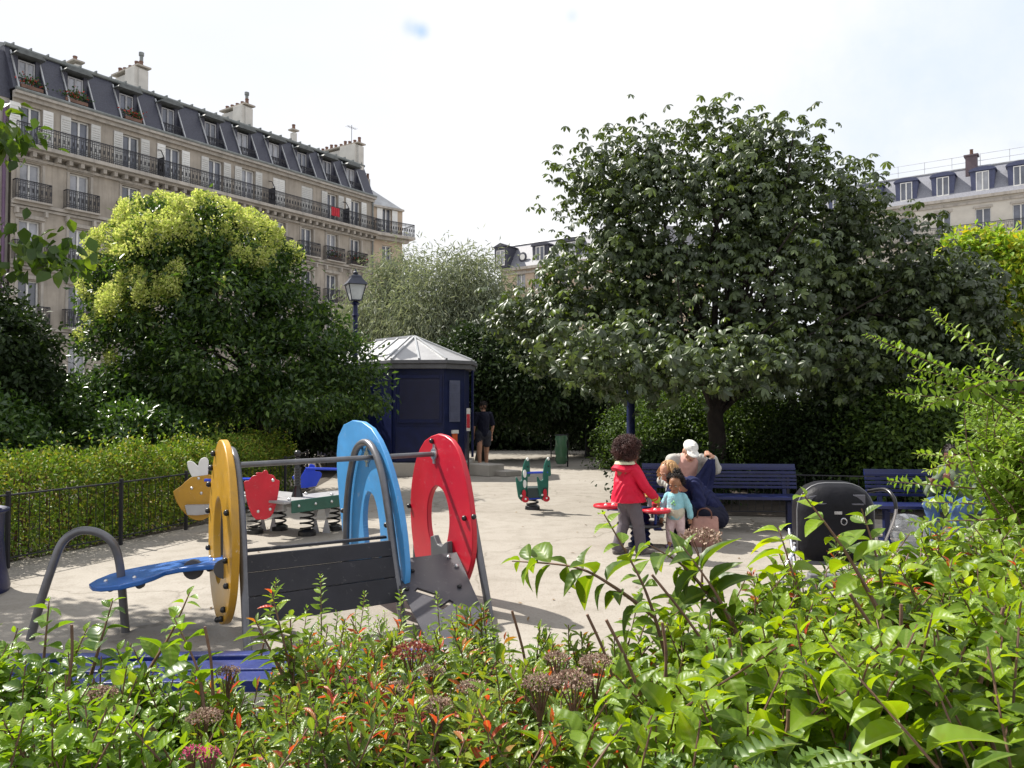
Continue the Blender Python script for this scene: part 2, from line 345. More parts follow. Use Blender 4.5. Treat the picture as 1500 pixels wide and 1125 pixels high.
# ground with speckle, stains and hair cracks
def groundmat():
    m, nt, out = newmat('playground_surface'); L = nt.links.new
    tc = N(nt, 'TexCoord'); a = N(nt, 'TexNoise', Scale=.35, Detail=8, Roughness=.62); b = N(nt, 'TexNoise', Scale=46, Detail=3); c = N(nt, 'TexNoise', Scale=3.2, Detail=7, Roughness=.7)
    for q in (a, b, c): L(tc.outputs['Object'], q.inputs['Vector'])
    r = N(nt, 'ValToRGB'); e = r.color_ramp.elements; e[0].position = .3; e[0].color = (.275, .248, .212, 1); e[1].position = .66; e[1].color = (.335, .308, .27, 1); L(a.outputs['Fac'], r.inputs[0])
    m1 = N(nt, 'Mix', data_type='RGBA', blend_type='MULTIPLY'); m1.inputs[0].default_value = 1; r2 = N(nt, 'ValToRGB'); e = r2.color_ramp.elements; e[0].position = .34; e[0].color = (.82, .81, .79, 1); e[1].position = .54; e[1].color = (1, 1, 1, 1)
    L(c.outputs['Fac'], r2.inputs[0]); L(r.outputs[0], m1.inputs[6]); L(r2.outputs[0], m1.inputs[7])
    m2 = N(nt, 'Mix', data_type='RGBA', blend_type='MULTIPLY'); m2.inputs[0].default_value = 1; r3 = N(nt, 'ValToRGB'); e = r3.color_ramp.elements; e[0].position = .24; e[0].color = (.74, .72, .70, 1); e[1].position = .46; e[1].color = (1, 1, 1, 1)
    L(b.outputs['Fac'], r3.inputs[0]); L(m1.outputs[2], m2.inputs[6]); L(r3.outputs[0], m2.inputs[7])
    vo = N(nt, 'TexVoronoi', feature='DISTANCE_TO_EDGE', Scale=.33); wn = N(nt, 'TexNoise', Scale=1.5, Detail=6); ad = N(nt, 'Vector' + 'Math', operation='MULTIPLY_ADD')
    L(tc.outputs['Object'], wn.inputs['Vector']); L(wn.outputs['Color'], ad.inputs[0]); ad.inputs[1].default_value = (.8, .8, .8); L(tc.outputs['Object'], ad.inputs[2]); L(ad.outputs[0], vo.inputs['Vector'])
    r4 = N(nt, 'ValToRGB'); e = r4.color_ramp.elements; e[0].position = .0; e[0].color = (.7, .69, .66, 1); e[1].position = .006; e[1].color = (1, 1, 1, 1); L(vo.outputs['Distance'], r4.inputs[0])
    m3 = N(nt, 'Mix', data_type='RGBA', blend_type='MULTIPLY'); m3.inputs[0].default_value = 1; L(m2.outputs[2], m3.inputs[6]); L(r4.outputs[0], m3.inputs[7])
    bs = N(nt, 'BsdfPrincipled', Roughness=.9); bs.inputs['Specular IOR Level'].default_value = .25; L(m3.outputs[2], bs.inputs['Base Color'])
    bp = N(nt, 'Bump', Strength=.35, Distance=.012); L(b.outputs['Fac'], bp.inputs['Height']); L(bp.outputs[0], bs.inputs['Normal']); L(bs.outputs[0], out.inputs[0]); return m
M_ground = groundmat()
g = MB(); g.add([(-115, -20, 0), (115, -20, 0), (115, 170, 0), (-115, 170, 0)], [(0, 1, 2, 3)]); tag(g.build('ground', M_ground), None, None, kind='structure')
def sheet(name, pts, z, m): q = MB(); q.add([(x, y, z) for x, y in pts], [tuple(range(len(pts)))]); return tag(q.build(name, m), None, None, kind='structure')
sheet('planting_bed', [(-4.95, 7.4), (-5.15, 8.2), (-4.55, 9.6), (-4.1, 10.9), (-3.7, 13.2), (-3.9, 17), (-4.4, 21), (-20, 24), (-30, 10), (-9, 6)], .004, M_soil)
sheet('flower_bed', [(-6, 2.45), (-1, 2.45), (.1, 2.5), (.4, 3.3), (1.0, 3.6), (2.6, 3.6), (2.9, 5.2), (3.9, 6.4), (9, 6.4), (9, -2), (-6, -2)], .004, M_soil)
sheet('hedge_bed', [(2.35, 11.7), (7.8, 10.8), (12, 8.0), (22, 14), (14, 30), (3.2, 22.5), (2.4, 14)], .004, M_soil)

# ---------- fronts of buildings
def wallgrid(mb, s0, s1, z0, z1, wins, dep, y=0.0):
    ss = sorted({s0, s1, *[w[0] for w in wins], *[w[1] for w in wins]}); zz = sorted({z0, z1, *[w[2] for w in wins], *[w[3] for w in wins]})
    for i in range(len(ss) - 1):
        for j in range(len(zz) - 1):
            sc, zc = (ss[i] + ss[i + 1]) / 2, (zz[j] + zz[j + 1]) / 2
            if any(w[0] < sc < w[1] and w[2] < zc < w[3] for w in wins): continue
            mb.add([(ss[i], y, zz[j]), (ss[i + 1], y, zz[j]), (ss[i + 1], y, zz[j + 1]), (ss[i], y, zz[j + 1])], [(0, 1, 2, 3)])
    for a, b, c, d in wins:
        e = y + dep
        mb.add([(a, y, c), (a, e, c), (a, e, d), (a, y, d)], [(0, 1, 2, 3)]); mb.add([(b, y, c), (b, y, d), (b, e, d), (b, e, c)], [(0, 1, 2, 3)])
        mb.add([(a, y, d), (a, e, d), (b, e, d), (b, y, d)], [(0, 1, 2, 3)]); mb.add([(a, y, c), (b, y, c), (b, e, c), (a, e, c)], [(0, 1, 2, 3)])
def lw(root, mb, M=None):
    """local building coordinates -> world, so that MB.build can take them back"""
    W = WM[root.name] @ (M or Matrix.Identity(4)); mb.v = [W @ v for v in mb.v]; return mb
def window(root, a, b, c, d, y, fm=None, M=None, curt=None):
    f = MB(); t = .07; m = (a + b) / 2
    for x in (a + t / 2, b - t / 2): f.box((x, y, (c + d) / 2), (t, .06, d - c))
    f.box((m, y - .01, (c + d) / 2), (.10, .07, d - c - 2 * t))
    f.box((m, y, d - t / 2), (b - a - 2 * t, .06, t)); f.box((m, y, c + t), (b - a - 2 * t, .06, 2 * t))
    fo = lw(root, f, M).build('window', fm or M_white, root, smooth=False)
    p = MB(); p.add([(a, y + .03, c), (b, y + .03, c), (b, y + .03, d), (a, y + .03, d)], [(0, 1, 2, 3)])
    lw(root, p, M).build('pane', M_curt if (random.random() < .45 if curt is None else curt) else M_glass, fo, smooth=False); return fo
def railing(root, a, b, z, y, h=1.0, M=None, sides=0.0, step=.105, name='railing'):
    r = MB(); r.box(((a + b) / 2, y, z + h), (b - a, .045, .05)); r.box(((a + b) / 2, y, z + .08), (b - a, .03, .03)); r.box(((a + b) / 2, y, z + h - .17), (b - a, .025, .025)); r.box(((a + b) / 2, y, z + .26), (b - a, .02, .02))
    k = max(2, int((b - a) / step))
    for i in range(k + 1):
        x = a + (b - a) * i / k; r.box((x, y, z + h / 2), (.034 if i % 8 == 0 else .02, .02, h - .02))
        if i < k:   # scrolls of the ironwork
            r.box((x + .5 * (b - a) / k, y, z + .17), (.05, .012, .06), Matrix.Rotation(R(45), 3, 'Y')); r.box((x + .5 * (b - a) / k, y, z + h - .08), (.045, .012, .05), Matrix.Rotation(R(45), 3, 'Y'))
            if i % 2: r.box((x + .5 * (b - a) / k, y, z + .52), (.055, .012, .22))
    if sides:
        for x in (a, b):
            for q in range(int(sides / .12) + 1): r.box((x, y + q * .12, z + h / 2), (.018, .018, h))
            r.box((x, y + sides / 2, z + h), (.04, sides, .045))
    return lw(root, r, M).build(name, M_iron, root, smooth=False)

def chimney(root, s, y0, y1, z0, z1, w=.55, pots=5, ant=False, step=True):
    c = MB(); ym = y0 + (y1 - y0) * .45
    c.box((s, (y0 + y1) / 2, (z0 + z1) / 2), (w, y1 - y0, z1 - z0))
    if step: c.box((s - .12, (y0 + ym) / 2, (z0 + z1 + .12) / 2), (w + .24, (ym - y0) * .8, z1 + .12 - z0))
    o = lw(root, c).build('chimney', M_rend, root, smooth=False, bevel=.02)
    k = MB(); k.box((s, (y0 + y1) / 2, z1 + .16 + .05), (w + .3, y1 - y0 + .14, .1)); lw(root, k).build('chimney_cap', M_stone, o, smooth=False)
    for i in range(pots):
        p = MB(); yy = y0 + (y1 - y0) * (i + .5) / pots; h = random.uniform(.32, .5)
        p.lathe([(.13, 0), (.115, h * .8), (.14, h * .85), (.13, h)], (s + random.uniform(-.06, .06), yy, z1 + .26), 10); lw(root, p).build('chimney_pot', M_pot, o)
    if ant:
        a = MB(); a.tube([(s, y0 + .3, z1 + .2), (s, y0 + .3, z1 + 1.0)], .11, 8); a.tube([(s, y0 + .3, z1 + .95), (s, y0 + .3, z1 + 1.15)], .16, 8); lw(root, a).build('flue', M_zincd, o)
    return o

# the long block on the left
A0 = (-25.8, 41.0, 0); BA = R(55.5)
lb = thing('apartment_block', 'long grey stone apartment block with slate mansard and iron balconies on the left', 'building', A0, BA)
bays = [.79, 3.35, 6.29, 8.95, 11.94, 14.42, 17.0, 19.5, 21.9, 24.3]; S0, S1 = -.15, 26.15
slabs = [(5.6, 8.1), (8.95, 11.26), (12.1, 14.3), (15.15, 17.3)]
wins = []
for z, t in slabs: wins += [(s - .53, s + .53, z + .16, t) for s in bays]
wins += [(s - .5, s + .5, 2.6, 4.85) for s in bays]
w = MB(); wallgrid(w, S0, S1, 0, 17.75, wins, .3); w.box(((S0 + S1) / 2, 5.5, 8.8), (S1 - S0 - .02, 9.6, 17.6)); lw(lb, w).build('wall', M_stone, lb, smooth=False)
for a, b, c, d in wins: window(lb, a, b, c, d, .24)
t = MB()
for z in (5.6, 8.95, 12.1): t.box((13, -.12, z - .02), (S1 - S0, .24, .16)); t.box((13, -.06, z - .2), (S1 - S0, .12, .14))
for s in bays:   # window surrounds, brackets under the little balconies
    for z, tp in slabs[:3]:
        t.box((s, -.05, tp + .18), (1.5, .1, .2)); t.box((s - .64, -.03, (z + tp) / 2), (.14, .06, tp - z)); t.box((s + .64, -.03, (z + tp) / 2), (.14, .06, tp - z))
        for q in (-.72, .72): t.box((s + q, -.16, z - .42), (.14, .3, .3))
        t.box((s, -.25, z + .1), (1.85, .5, .1))
for s in [S0 + .3] + [(bays[i] + bays[i + 1]) / 2 for i in range(9)] + [S1 - .4]:
    pass
t.box((13, -.42, 15.02), (S1 - S0 + .3, .86, .2)); t.box((13, -.28, 14.86), (S1 - S0, .56, .12))
k = int((S1 - S0) / .62)
for i in range(k): t.box((S0 + .3 + i * .62, -.27, 14.68), (.2, .5, .24))
t.box((13, -.1, 14.5), (S1 - S0, .2, .14))
t.box((13, -.2, 17.8), (S1 - S0, .42, .16)); t.box((13, -.1, 17.62), (S1 - S0, .22, .2))
lw(lb, t).build('cornice', M_stone2, lb, smooth=False, bevel=.012)
gt = MB(); gt.tube([(S0, -.38, 17.95), (S1, -.38, 17.95)], .1, 8); gt.tube([(S1 - .12, -.12, 2), (S1 - .12, -.12, 17.6)], .06, 8); lw(lb, gt).build('gutter', M_zincd, lb)
for s in bays:
    for z, tp in slabs[:3]: railing(lb, s - .88, s + .88, z + .15, -.42, .98, sides=.36)
railing(lb, S0 - .1, S1 + .1, 15.12, -.78, 1.0, step=.12)
for s in (7.9, 16.05, 22.9):
    dv = MB(); dv.tube([(s, -.05, 16.9), (s, -.4, 16.8), (s, -.72, 16.3), (s, -.78, 15.2)], .03, 6); dv.box((s, -.4, 15.75), (.02, .7, 1.2)); lw(lb, dv).build('balcony_divider', M_iron, lb)
for i, s in enumerate(bays):
    closed = i in (6, 7)
    for q in (-1, 1):
        f = MB(); cx = s + q * (.27 if closed else .82)
        f.box((cx, -.05 if not closed else .08, 16.25), (.52, .05, 2.1))
        for r_ in range(14): f.box((cx, (-.085 if not closed else .045), 15.4 + r_ * .13), (.40, .03, .05), Matrix.Rotation(R(30), 3, 'X'))
        lw(lb, f).build('shutter', M_shut if i % 3 else M_white, lb, smooth=False)
# mansard: slate wedges between inset dormers, zinc above
rf = MB(); edges = [S0] + sum([[s - .68, s + .68] for s in bays], []) + [S1]
def wedge(mb, a, b): mb.prism([(a, -.12, 18.02), (a, 1.05, 20.55), (a, 1.6, 20.55), (a, 1.6, 18.02)], (b - a, 0, 0))
for i in range(0, len(edges), 2): wedge(rf, edges[i], edges[i + 1])
rf.box((13, 1.75, 19.25), (S1 - S0 - .1, .3, 2.5))
ro = lw(lb, rf).build('roof', M_slate, lb, smooth=False)
zt = MB(); zt.prism([(S0, 1.0, 20.5), (S0, 1.0, 20.66), (S0, 4.5, 21.75), (S0, 9.5, 21.75), (S0, 9.5, 20.5)], (S1 - S0, 0, 0)); zt.tube([(S0, .98, 20.6), (S1, .98, 20.6)], .11, 8)
for i in range(30): zt.box((S0 + .4 + i * .88, 1.0, 20.72), (.06, .3, .12))
lw(lb, zt).build('roof_ridge', M_zincd, ro, smooth=False)
for s in bays:
    dm = MB(); n = 8
    prof = [(s + .76 * math.cos(pi - pi * i / n), 20.02 + .27 * math.sin(pi * i / n)) for i in range(n + 1)]
    dm.prism([(x, .12, z) for x, z in prof], (0, 1.2, 0)); do = lw(lb, dm).build('dormer', mat('dark_zinc', (.11, .12, .12), .6, .1, var=.3, scale=4), lb, smooth=False)
    ed = MB(); ed.box((s, .3, 18.06), (1.34, .9, .12)); lw(lb, ed).build('dormer_sill', M_zincd, do, smooth=False)
    ed = MB()
    for q in (-.70, .70): ed.bar((s + q, -.16, 18.1), (s + q, .86, 20.3), .07, .07)
    lw(lb, ed).build('dormer_trim', M_zinc, do, smooth=False)
    ck = MB()
    for q in (-.55, .55): ck.box((s + q, .85, 19.1), (.22, .5, 1.9))
    ck.box((s, 1.2, 19.1), (1.3, .1, 1.9)); lw(lb, ck).build('dormer_cheek', M_slate, do, smooth=False)
    window(lb, s - .42, s + .42, 18.25, 19.85, .66, mat('dormer_frame', (.34, .34, .35), .6)); railing(lb, s - .62, s + .62, 18.12, .12, .6)
chimney(lb, 8.0, 1.7, 4.6, 20.5, 22.2, .6, 5, True); chimney(lb, 15.6, 1.5, 4.2, 20.5, 22.15, .6, 5, True); chimney(lb, 25.75, .9, 5.6, 19.0, 22.1, .55, 9)
chimney(lb, 5.2, 4.0, 4.9, 20.6, 22.1, .4, 1, step=False); chimney(lb, 20.4, 2.4, 2.8, 20.6, 21.95, .32, 1, step=False)
for s, y in ((25.75, 2.0),):   # television aerials on the stacks
    a = MB(); a.tube([(s, y, 22.2), (s, y, 24.0)], .022, 5); a.tube([(s - .5, y, 23.8), (s + .5, y, 23.8)], .014, 4)
    for i in range(6): a.tube([(s - .45 + i * .18, y - .22, 23.8), (s - .45 + i * .18, y + .22, 23.8)], .009, 4)
    lw(lb, a).build('aerial', M_iron, lb)
# the wing at the far end, turned towards the square
WG = Matrix.Translation((S1, 0, 0)) @ Matrix.Rotation(R(-15), 4, 'Z'); WL = 2.75
ww = [(.85, 1.75, z + .16, tp) for z, tp in slabs]
w = MB(); wallgrid(w, 0, WL, 0, 17.3, ww, .3); w.box((WL / 2 - .05, 4.9, 8.6), (WL - .12, 9.0, 17.2)); lw(lb, w, WG).build('wall', M_stone3, lb, smooth=False)
for a, b, c, d in ww: window(lb, a, b, c, d, .24, None, WG)
t = MB()
for z in (5.6, 8.95, 12.1): t.box((WL / 2, -.1, z), (WL, .2, .18))
t.box((WL / 2 + .3, -.35, 15.0), (WL + .8, 1.0, .22)); t.box((WL / 2 + .2, -.2, 14.75), (WL + .3, .5, .24)); t.box((WL / 2, -.06, 17.3), (WL + .1, .3, .16)); lw(lb, t, WG).build('cornice', M_stone2, lb, smooth=False)
railing(lb, 0, WL + .65, 15.1, -.78, 1.0, WG, sides=1.6)
for q in (.6, 2.0):
    f = MB(); f.box((q, -.03, 16.2), (.5, .05, 2.0)); lw(lb, f, WG).build('shutter', M_white, lb, smooth=False)
z = MB(); z.prism([(-.6, 0, 17.4), (WL, -.05, 17.4), (WL - .2, 2.5, 18.4), (-.6, 1.6, 19.6)], (0, .6, .0)); lw(lb, z, WG).build('roof', M_zinc, lb, smooth=False)
c = MB(); c.box((.6, 2.6, 18.8), (1.0, .6, 2.6)); c_ = lw(lb, c, WG).build('chimney', M_stone2, lb, smooth=False)
for i in range(4): p = MB(); p.lathe([(.12, 0), (.1, .45), (.13, .5)], (.2 + i * .28, 2.6, 20.1), 8); lw(lb, p, WG).build('chimney_pot', M_pot, c_)
# boxes of flowers and washing on the balconies
M_ger = leafmat('balcony_green', [(0, (.02, .06, .012)), (.6, (.05, .11, .02)), (.8, (.06, .12, .03)), (.86, (.4, .03, .03)), (1, (.5, .06, .05))], .25)
def balcony_plants(s, z, y, n, wid, label, hue=None):
    M = WM[lb.name]; r = thing('balcony_plant', label, 'plant', M @ Vector((s, y, z)), BA, 'plants in boxes on the balconies of the stone block')
    p = MB(); p.box(M @ Vector((s, y, z + .09)), (wid, .2, .18), BA); p.build('planter', M_pot, r, smooth=False)
    C = np.array([list(M @ Vector((s + random.gauss(0, wid * .3), y + random.gauss(0, .1), z + .25 + abs(random.gauss(0, .22))))) for _ in range(n)])
    leafmesh('foliage', C, rdir(n) + [0, 0, .4], rdir(n) + [0, 0, .5], .14, .08, T_OV, M_ger, r)
balcony_plants(.8, 18.2, .05, 160, 1.1, 'dark plant behind the railing of the leftmost dormer')
balcony_plants(3.1, 18.2, .02, 260, 1.2, 'green plant with red flowers at the second dormer from the left')
balcony_plants(6.4, 18.2, .05, 160, 1.0, 'dark plant behind the railing of the third dormer from the left')
balcony_plants(21.9, 12.3, -.3, 160, 1.2, 'plant with red flowers on the small balcony above the lamp, left of the leafier one')
balcony_plants(24.3, 12.3, -.3, 300, 1.3, 'dense green plant on the small balcony nearest the drainpipe')
cl_ = MB(); M = WM[lb.name]
for i in range(8): cl_.box(M @ Vector((21.1 + i * .1, -.83 + .02 * (i % 2), 15.75)), (.105, .02, .62 + .03 * math.sin(i)), BA)
M_red = mat('red_cloth', (.42, .02, .035), .8, var=.2)
tag(cl_.build('hanging_cloth', M_red), 'red cloth hung over the long iron balcony of the stone block', 'cloth')
# neighbour at the picture's left edge
nb = thing('neighbouring_house', 'strip of pale neighbouring house with purple drainpipe at left edge', 'building', A0, BA)
nw = [(-2.2, -1.2, z + .15, tp) for z, tp in slabs]
w = MB(); wallgrid(w, -9, -.17, 0, 17.5, nw, .3, .25); w.box((-4.6, 5, 8.7), (8.6, 8.8, 17.4)); lw(nb, w).build('wall', M_stone2, nb, smooth=False)
for a, b, c, d in nw: window(nb, a, b, c, d, .5)
w = MB(); w.prism([(-9, .2, 17.5), (-9, 1.0, 20.2), (-9, 6, 21.4), (-9, 9.4, 21.4), (-9, 9.4, 17.5)], (8.85, 0, 0)); lw(nb, w).build('roof', M_slate, nb, smooth=False)
w = MB(); w.tube([(-.45, .1, 1), (-.45, .1, 17.2)], .09, 8); lw(nb, w).build('drainpipe', mat('purple_pipe', (.12, .07, .13), .5), nb)

def simple_block(name, label, org, ang, s0, s1, zt, zr, bays, floors, wall, slate, dormers, dpaint, setb=1.5, dep=11, rail=False, balc=()):
    r = thing(name, label, 'building', org, ang)
    wins = [(s - .6, s + .6, a, b) for a, b in floors for s in bays]
    w = MB(); wallgrid(w, s0, s1, 0, zt, wins, .3); w.box(((s0 + s1) / 2, dep / 2 + .2, zt / 2), (s1 - s0 - .02, dep - .6, zt - .1)); lw(r, w).build('wall', wall, r, smooth=False)
    for a, b, c, d in wins: window(r, a, b, c, d, .24)
    t = MB(); t.box(((s0 + s1) / 2, -.15, zt - .05), (s1 - s0, .36, .26)); t.box(((s0 + s1) / 2, -.06, zt - .5), (s1 - s0, .12, .2))
    for a, b in floors:
        t.box(((s0 + s1) / 2, -.06, a - .25), (s1 - s0, .14, .18))
        for s in bays: t.box((s, -.03, b + .12), (1.5, .08, .2))
    for z in balc: t.box(((s0 + s1) / 2, -.4, z - .1), (s1 - s0, .9, .2))
    lw(r, t).build('cornice', M_stone2, r, smooth=False)
    for z in balc: railing(r, s0, s1, z, -.75, 1.0, step=.16)
    f = MB(); f.prism([(s0, -.2, zt + .08), (s0, setb, zr), (s0, setb + 4, zr + .5), (s0, dep - .5, zr + .5), (s0, dep - .5, zt + .08)], (s1 - s0, 0, 0)); ro = lw(r, f).build('roof', slate, r, smooth=False)
    f = MB(); f.tube([(s0, setb, zr + .03), (s1, setb, zr + .03)], .1, 6); lw(r, f).build('roof_ridge', M_zinc, ro)
    for s in dormers:
        d = MB(); n = 8; zb = zt + .35; h = (zr - zt) * .72
        pr = [(s - .85, zb), (s + .85, zb)] + [(s + .95 * math.cos(pi * i / n), zb + h - .3 + .35 * math.sin(pi * i / n)) for i in range(n + 1)]
        d.prism([(x, .12, z) for x, z in pr], (0, 1.9, 0)); do = lw(r, d).build('dormer', dpaint, r, smooth=False); d = MB(); d.prism([(s + 1.08 * math.cos(pi * i / n), -.02, zb + h - .22 + .36 * math.sin(pi * i / n)) for i in range(n + 1)], (0, 2.0, 0))
        lw(r, d).build('dormer_roof', dpaint, do, smooth=False); window(r, s - .5, s + .5, zb + .1, zb + h - .3, .07)
    if rail:
        q = MB(); k = int((s1 - s0) / 2.2)
        for i in range(k + 1): x = s0 + (s1 - s0) * i / k; q.tube([(x, setb + .2, zr), (x, setb + .2, zr + 1.25)], .025, 5)
        for h in (.62, 1.22): q.tube([(s0, setb + .2, zr + h), (s1, setb + .2, zr + h)], .02, 5)
        lw(r, q).build('roof_railing', M_zinc, r)
    return r
AR = math.atan2(-.588, .809)
rb = simple_block('apartment_building', 'pale apartment building with blue dormers and roof railing on the right', (40.7, 70, 0), AR, -13, 14, 19.9, 22.9, [-11.3, -8.3, -5.3, -2.3, .8, 3.6, 6.6, 9.6, 12.4], [(16.45, 18.85), (13.0, 15.5)], mat('pale_render', (.56, .53, .47), .85, var=.1, scale=1), M_slate2, [-11.3, -8.3, -5.3, -2.3, .8, 3.6, 6.6, 9.6], M_bluef, rail=True, balc=(16.4,))
c = MB(); c.box((-.15, 1.4, 22.6), (.9, .8, 2.6)); c.box((-.15, 1.4, 23.95), (1.15, 1.0, .14)); co = lw(rb, c).build('chimney', mat('dark_brick', (.12, .09, .10), .8), rb, smooth=False)
c = MB(); c.lathe([(.16, 0), (.13, .5), (.17, .55)], (-.15, 1.4, 24.0), 8); lw(rb, c).build('chimney_pot', M_pot, co)
mbld = simple_block('corner_house', 'distant tan corner house with grey mansard between the willow and the chestnut', (-1.03, 80, 0), AR, 0, 17, 15.1, 17.7, [2.3, 4.5, 7.5, 10.5, 13.5], [(12.8, 14.6), (9.6, 11.6)], M_stone3, M_slate2, [4.6, 8.2, 11.8], M_slate, setb=1.3, balc=())
q = MB(); q.box((.3, .4, 16.3), (1.6, 1.9, 2.1)); q.prism([(-.7, -.7, 17.35), (1.3, -.7, 17.35), (.3, -.7, 17.75)], (0, 2.0, 0)); lw(mbld, q).build('dormer', M_slate, mbld, smooth=False)
window(mbld, -.2, .8, 15.45, 17.0, -.6)
q = MB(); q.lathe([(.42, 0), (.5, .12), (.3, .16)], (2.5, .25, 16.2), 16, (0, -1, 0)); qo = lw(mbld, q).build('round_window', M_slate, mbld)
q = MB(); q.lathe([(.3, 0), (.3, .02)], (2.5, .07, 16.2), 16, (0, -1, 0)); lw(mbld, q).build('pane', M_white, qo)
# ---------- kiosk
KO = Vector((-1.99, 18.91, 0)); ko = Vector((.68, -.733, 0)); kp = Vector((.733, .68, 0))
kk = thing('kiosk', 'navy blue park kiosk with ribbed zinc roof and shut counter', 'kiosk', KO, math.atan2(ko.y, ko.x))
def KW(a, b, z): return KO + ko * a + kp * b + Vector((0, 0, z))
def kpoly(g=0.0):
    a = 1 + g; h = .3 + g * .41; w_ = 1.08 + g
    return [(a, -h), (a, h), (a - (w_ - h), w_), (-3.4 - g, w_), (-3.4 - g, -w_), (a - (w_ - h), -w_)]
q = MB(); q.prism([KW(a, b, .3) for a, b in kpoly()], (0, 0, 2.2)); q.build('wall', M_navy, kk, smooth=False, bevel=.01)
q = MB(); q.prism([KW(a, b, 0) for a, b in kpoly(.12)], (0, 0, .3)); q.box(KW(1.45, .55, .13), (.5, .7, .26), .8); q.box(KW(1.8, .8, .06), (.5, .6, .12), .8); q.build('plinth', M_conc, kk, smooth=False, bevel=.015)
q = MB(); q.prism([KW(a, b, 2.42) for a, b in kpoly(.15)], (0, 0, .11)); q.prism([KW(a, b, 2.533) for a, b in kpoly(.20)], (0, 0, .08)); fa = q.build('fascia', mat('fascia_zinc', (.12, .12, .13), .5, .3), kk, smooth=False, bevel=.008)
ev = [KW(a, b, 2.615) for a, b in kpoly(.17)]; ap, bk = KW(-.55, 0, 3.25), KW(-2.2, 0, 3.25)
q = MB(); q.add([*ev, ap, bk], [(0, 1, 6), (1, 2, 6), (2, 3, 7, 6), (3, 4, 7), (4, 5, 6, 7), (5, 0, 6)]); ro = q.build('roof', mat('bright_zinc', (.34, .34, .345), .5, .3, var=.14, scale=1.5, wear=.25), kk, smooth=False)
q = MB()
up = Vector((0, 0, .015))
for i in (0, 1, 2, 5): q.bar(ev[i] + up, ap + up, .05, .05)
q.bar((ev[5] + ev[0]) / 2 + up, ap + up, .04, .045); q.bar((ev[1] + ev[2]) / 2 + up, ap + up, .04, .045); q.bar(ap + up, bk + up, .09, .06)
for t in (.12, .42, .72, 1.0):
    for s_ in (0, 1):
        e0 = ev[5].lerp(ev[4], t * .5) if s_ == 0 else ev[2].lerp(ev[3], t * .5); q.bar(e0 + up, ap.lerp(bk, t) + up, .04, .045)
q.build('roof_seam', M_zinc, ro, smooth=False)
def face_box(a, b, wfr, u0, u1, z0, z1, out, th):   # a flat box on the face from corner a to corner b
    A_, B_ = Vector(a), Vector(b); d = (B_ - A_).normalized(); n = Vector((d.y, -d.x, 0)); c = A_ + d * ((u0 + u1) / 2) + n * (out + th / 2) + Vector((0, 0, (z0 + z1) / 2))
    return wfr.box(c, (u1 - u0, th, z1 - z0), math.atan2(d.y, d.x))
kc = [KW(a, b, 0) for a, b in kpoly()]
M_shn = mat('shutter_navy', (.012, .014, .05), .5, .1, var=.2)
q = MB(); face_box(kc[5], kc[0], q, .1, 1.0, 1.28, 2.2, .002, .02)
for i in range(22): face_box(kc[5], kc[0], q, .13, .97, 1.33 + i * .037, 1.35 + i * .037, .022, .008)
q.build('counter_shutter', M_shn, kk, smooth=False)
q = MB()
for u0, u1, z0, z1 in ((.04, .1, 1.2, 2.28), (1.0, 1.06, 1.2, 2.28), (.1, 1.0, 2.2, 2.28), (.1, 1.0, 1.2, 1.28)): face_box(kc[5], kc[0], q, u0, u1, z0, z1, .003, .05)
face_box(kc[5], kc[0], q, .02, 1.08, .34, 1.1, .003, .02)
face_box(kc[4], kc[5], q, 2.9, 3.5, .4, 2.3, .003, .03); face_box(kc[4], kc[5], q, 1.6, 2.6, .4, 2.3, .003, .03)
q.build('frame', M_navy, kk, smooth=False, bevel=.004)
q = MB(); face_box(kc[0], kc[1], q, .14, .44, 1.22, 2.16, .003, .02)
for i in range(14): face_box(kc[0], kc[1], q, .16, .42, 1.28 + i * .06, 1.31 + i * .06, .023, .015)
q.build('louvre', mat('louvre_grey', (.10, .11, .18), .5), kk, smooth=False)
q = MB(); face_box(kc[0], kc[1], q, .22, .36, .74, .95, .004, .03); so = q.build('notice', mat('orange_notice', (.62, .10, .02), .5), kk, smooth=False)
q = MB(); face_box(kc[0], kc[1], q, .20, .38, .952, 1.03, .004, .05); q.build('notice_header', M_white, so, smooth=False)
q = MB(); q.tube([KW(1.1, .45, 2.4), KW(1.1, .45, .4)], .03, 8); q.build('drainpipe', M_navy, kk)
# narrow red and white notice panel right of the kiosk
sg = thing('notice_panel', 'narrow red and white notice panel in the shade right of the kiosk', 'sign', G(686, 700))
b0 = G(686, 700); q = MB(); q.box(b0 + Vector((0, .0, 1.28)), (.08, .05, .5)); q.build('panel', M_shut, sg, smooth=False)
q = MB(); q.box(b0 + Vector((0, -.03, 1.25)), (.07, .012, .3)); q.build('panel_face', M_red, sg, smooth=False); q = MB(); q.box(b0 + Vector((0, .0, .5)), (.04, .04, 1.0)); q.build('post', M_dark, sg, smooth=False)

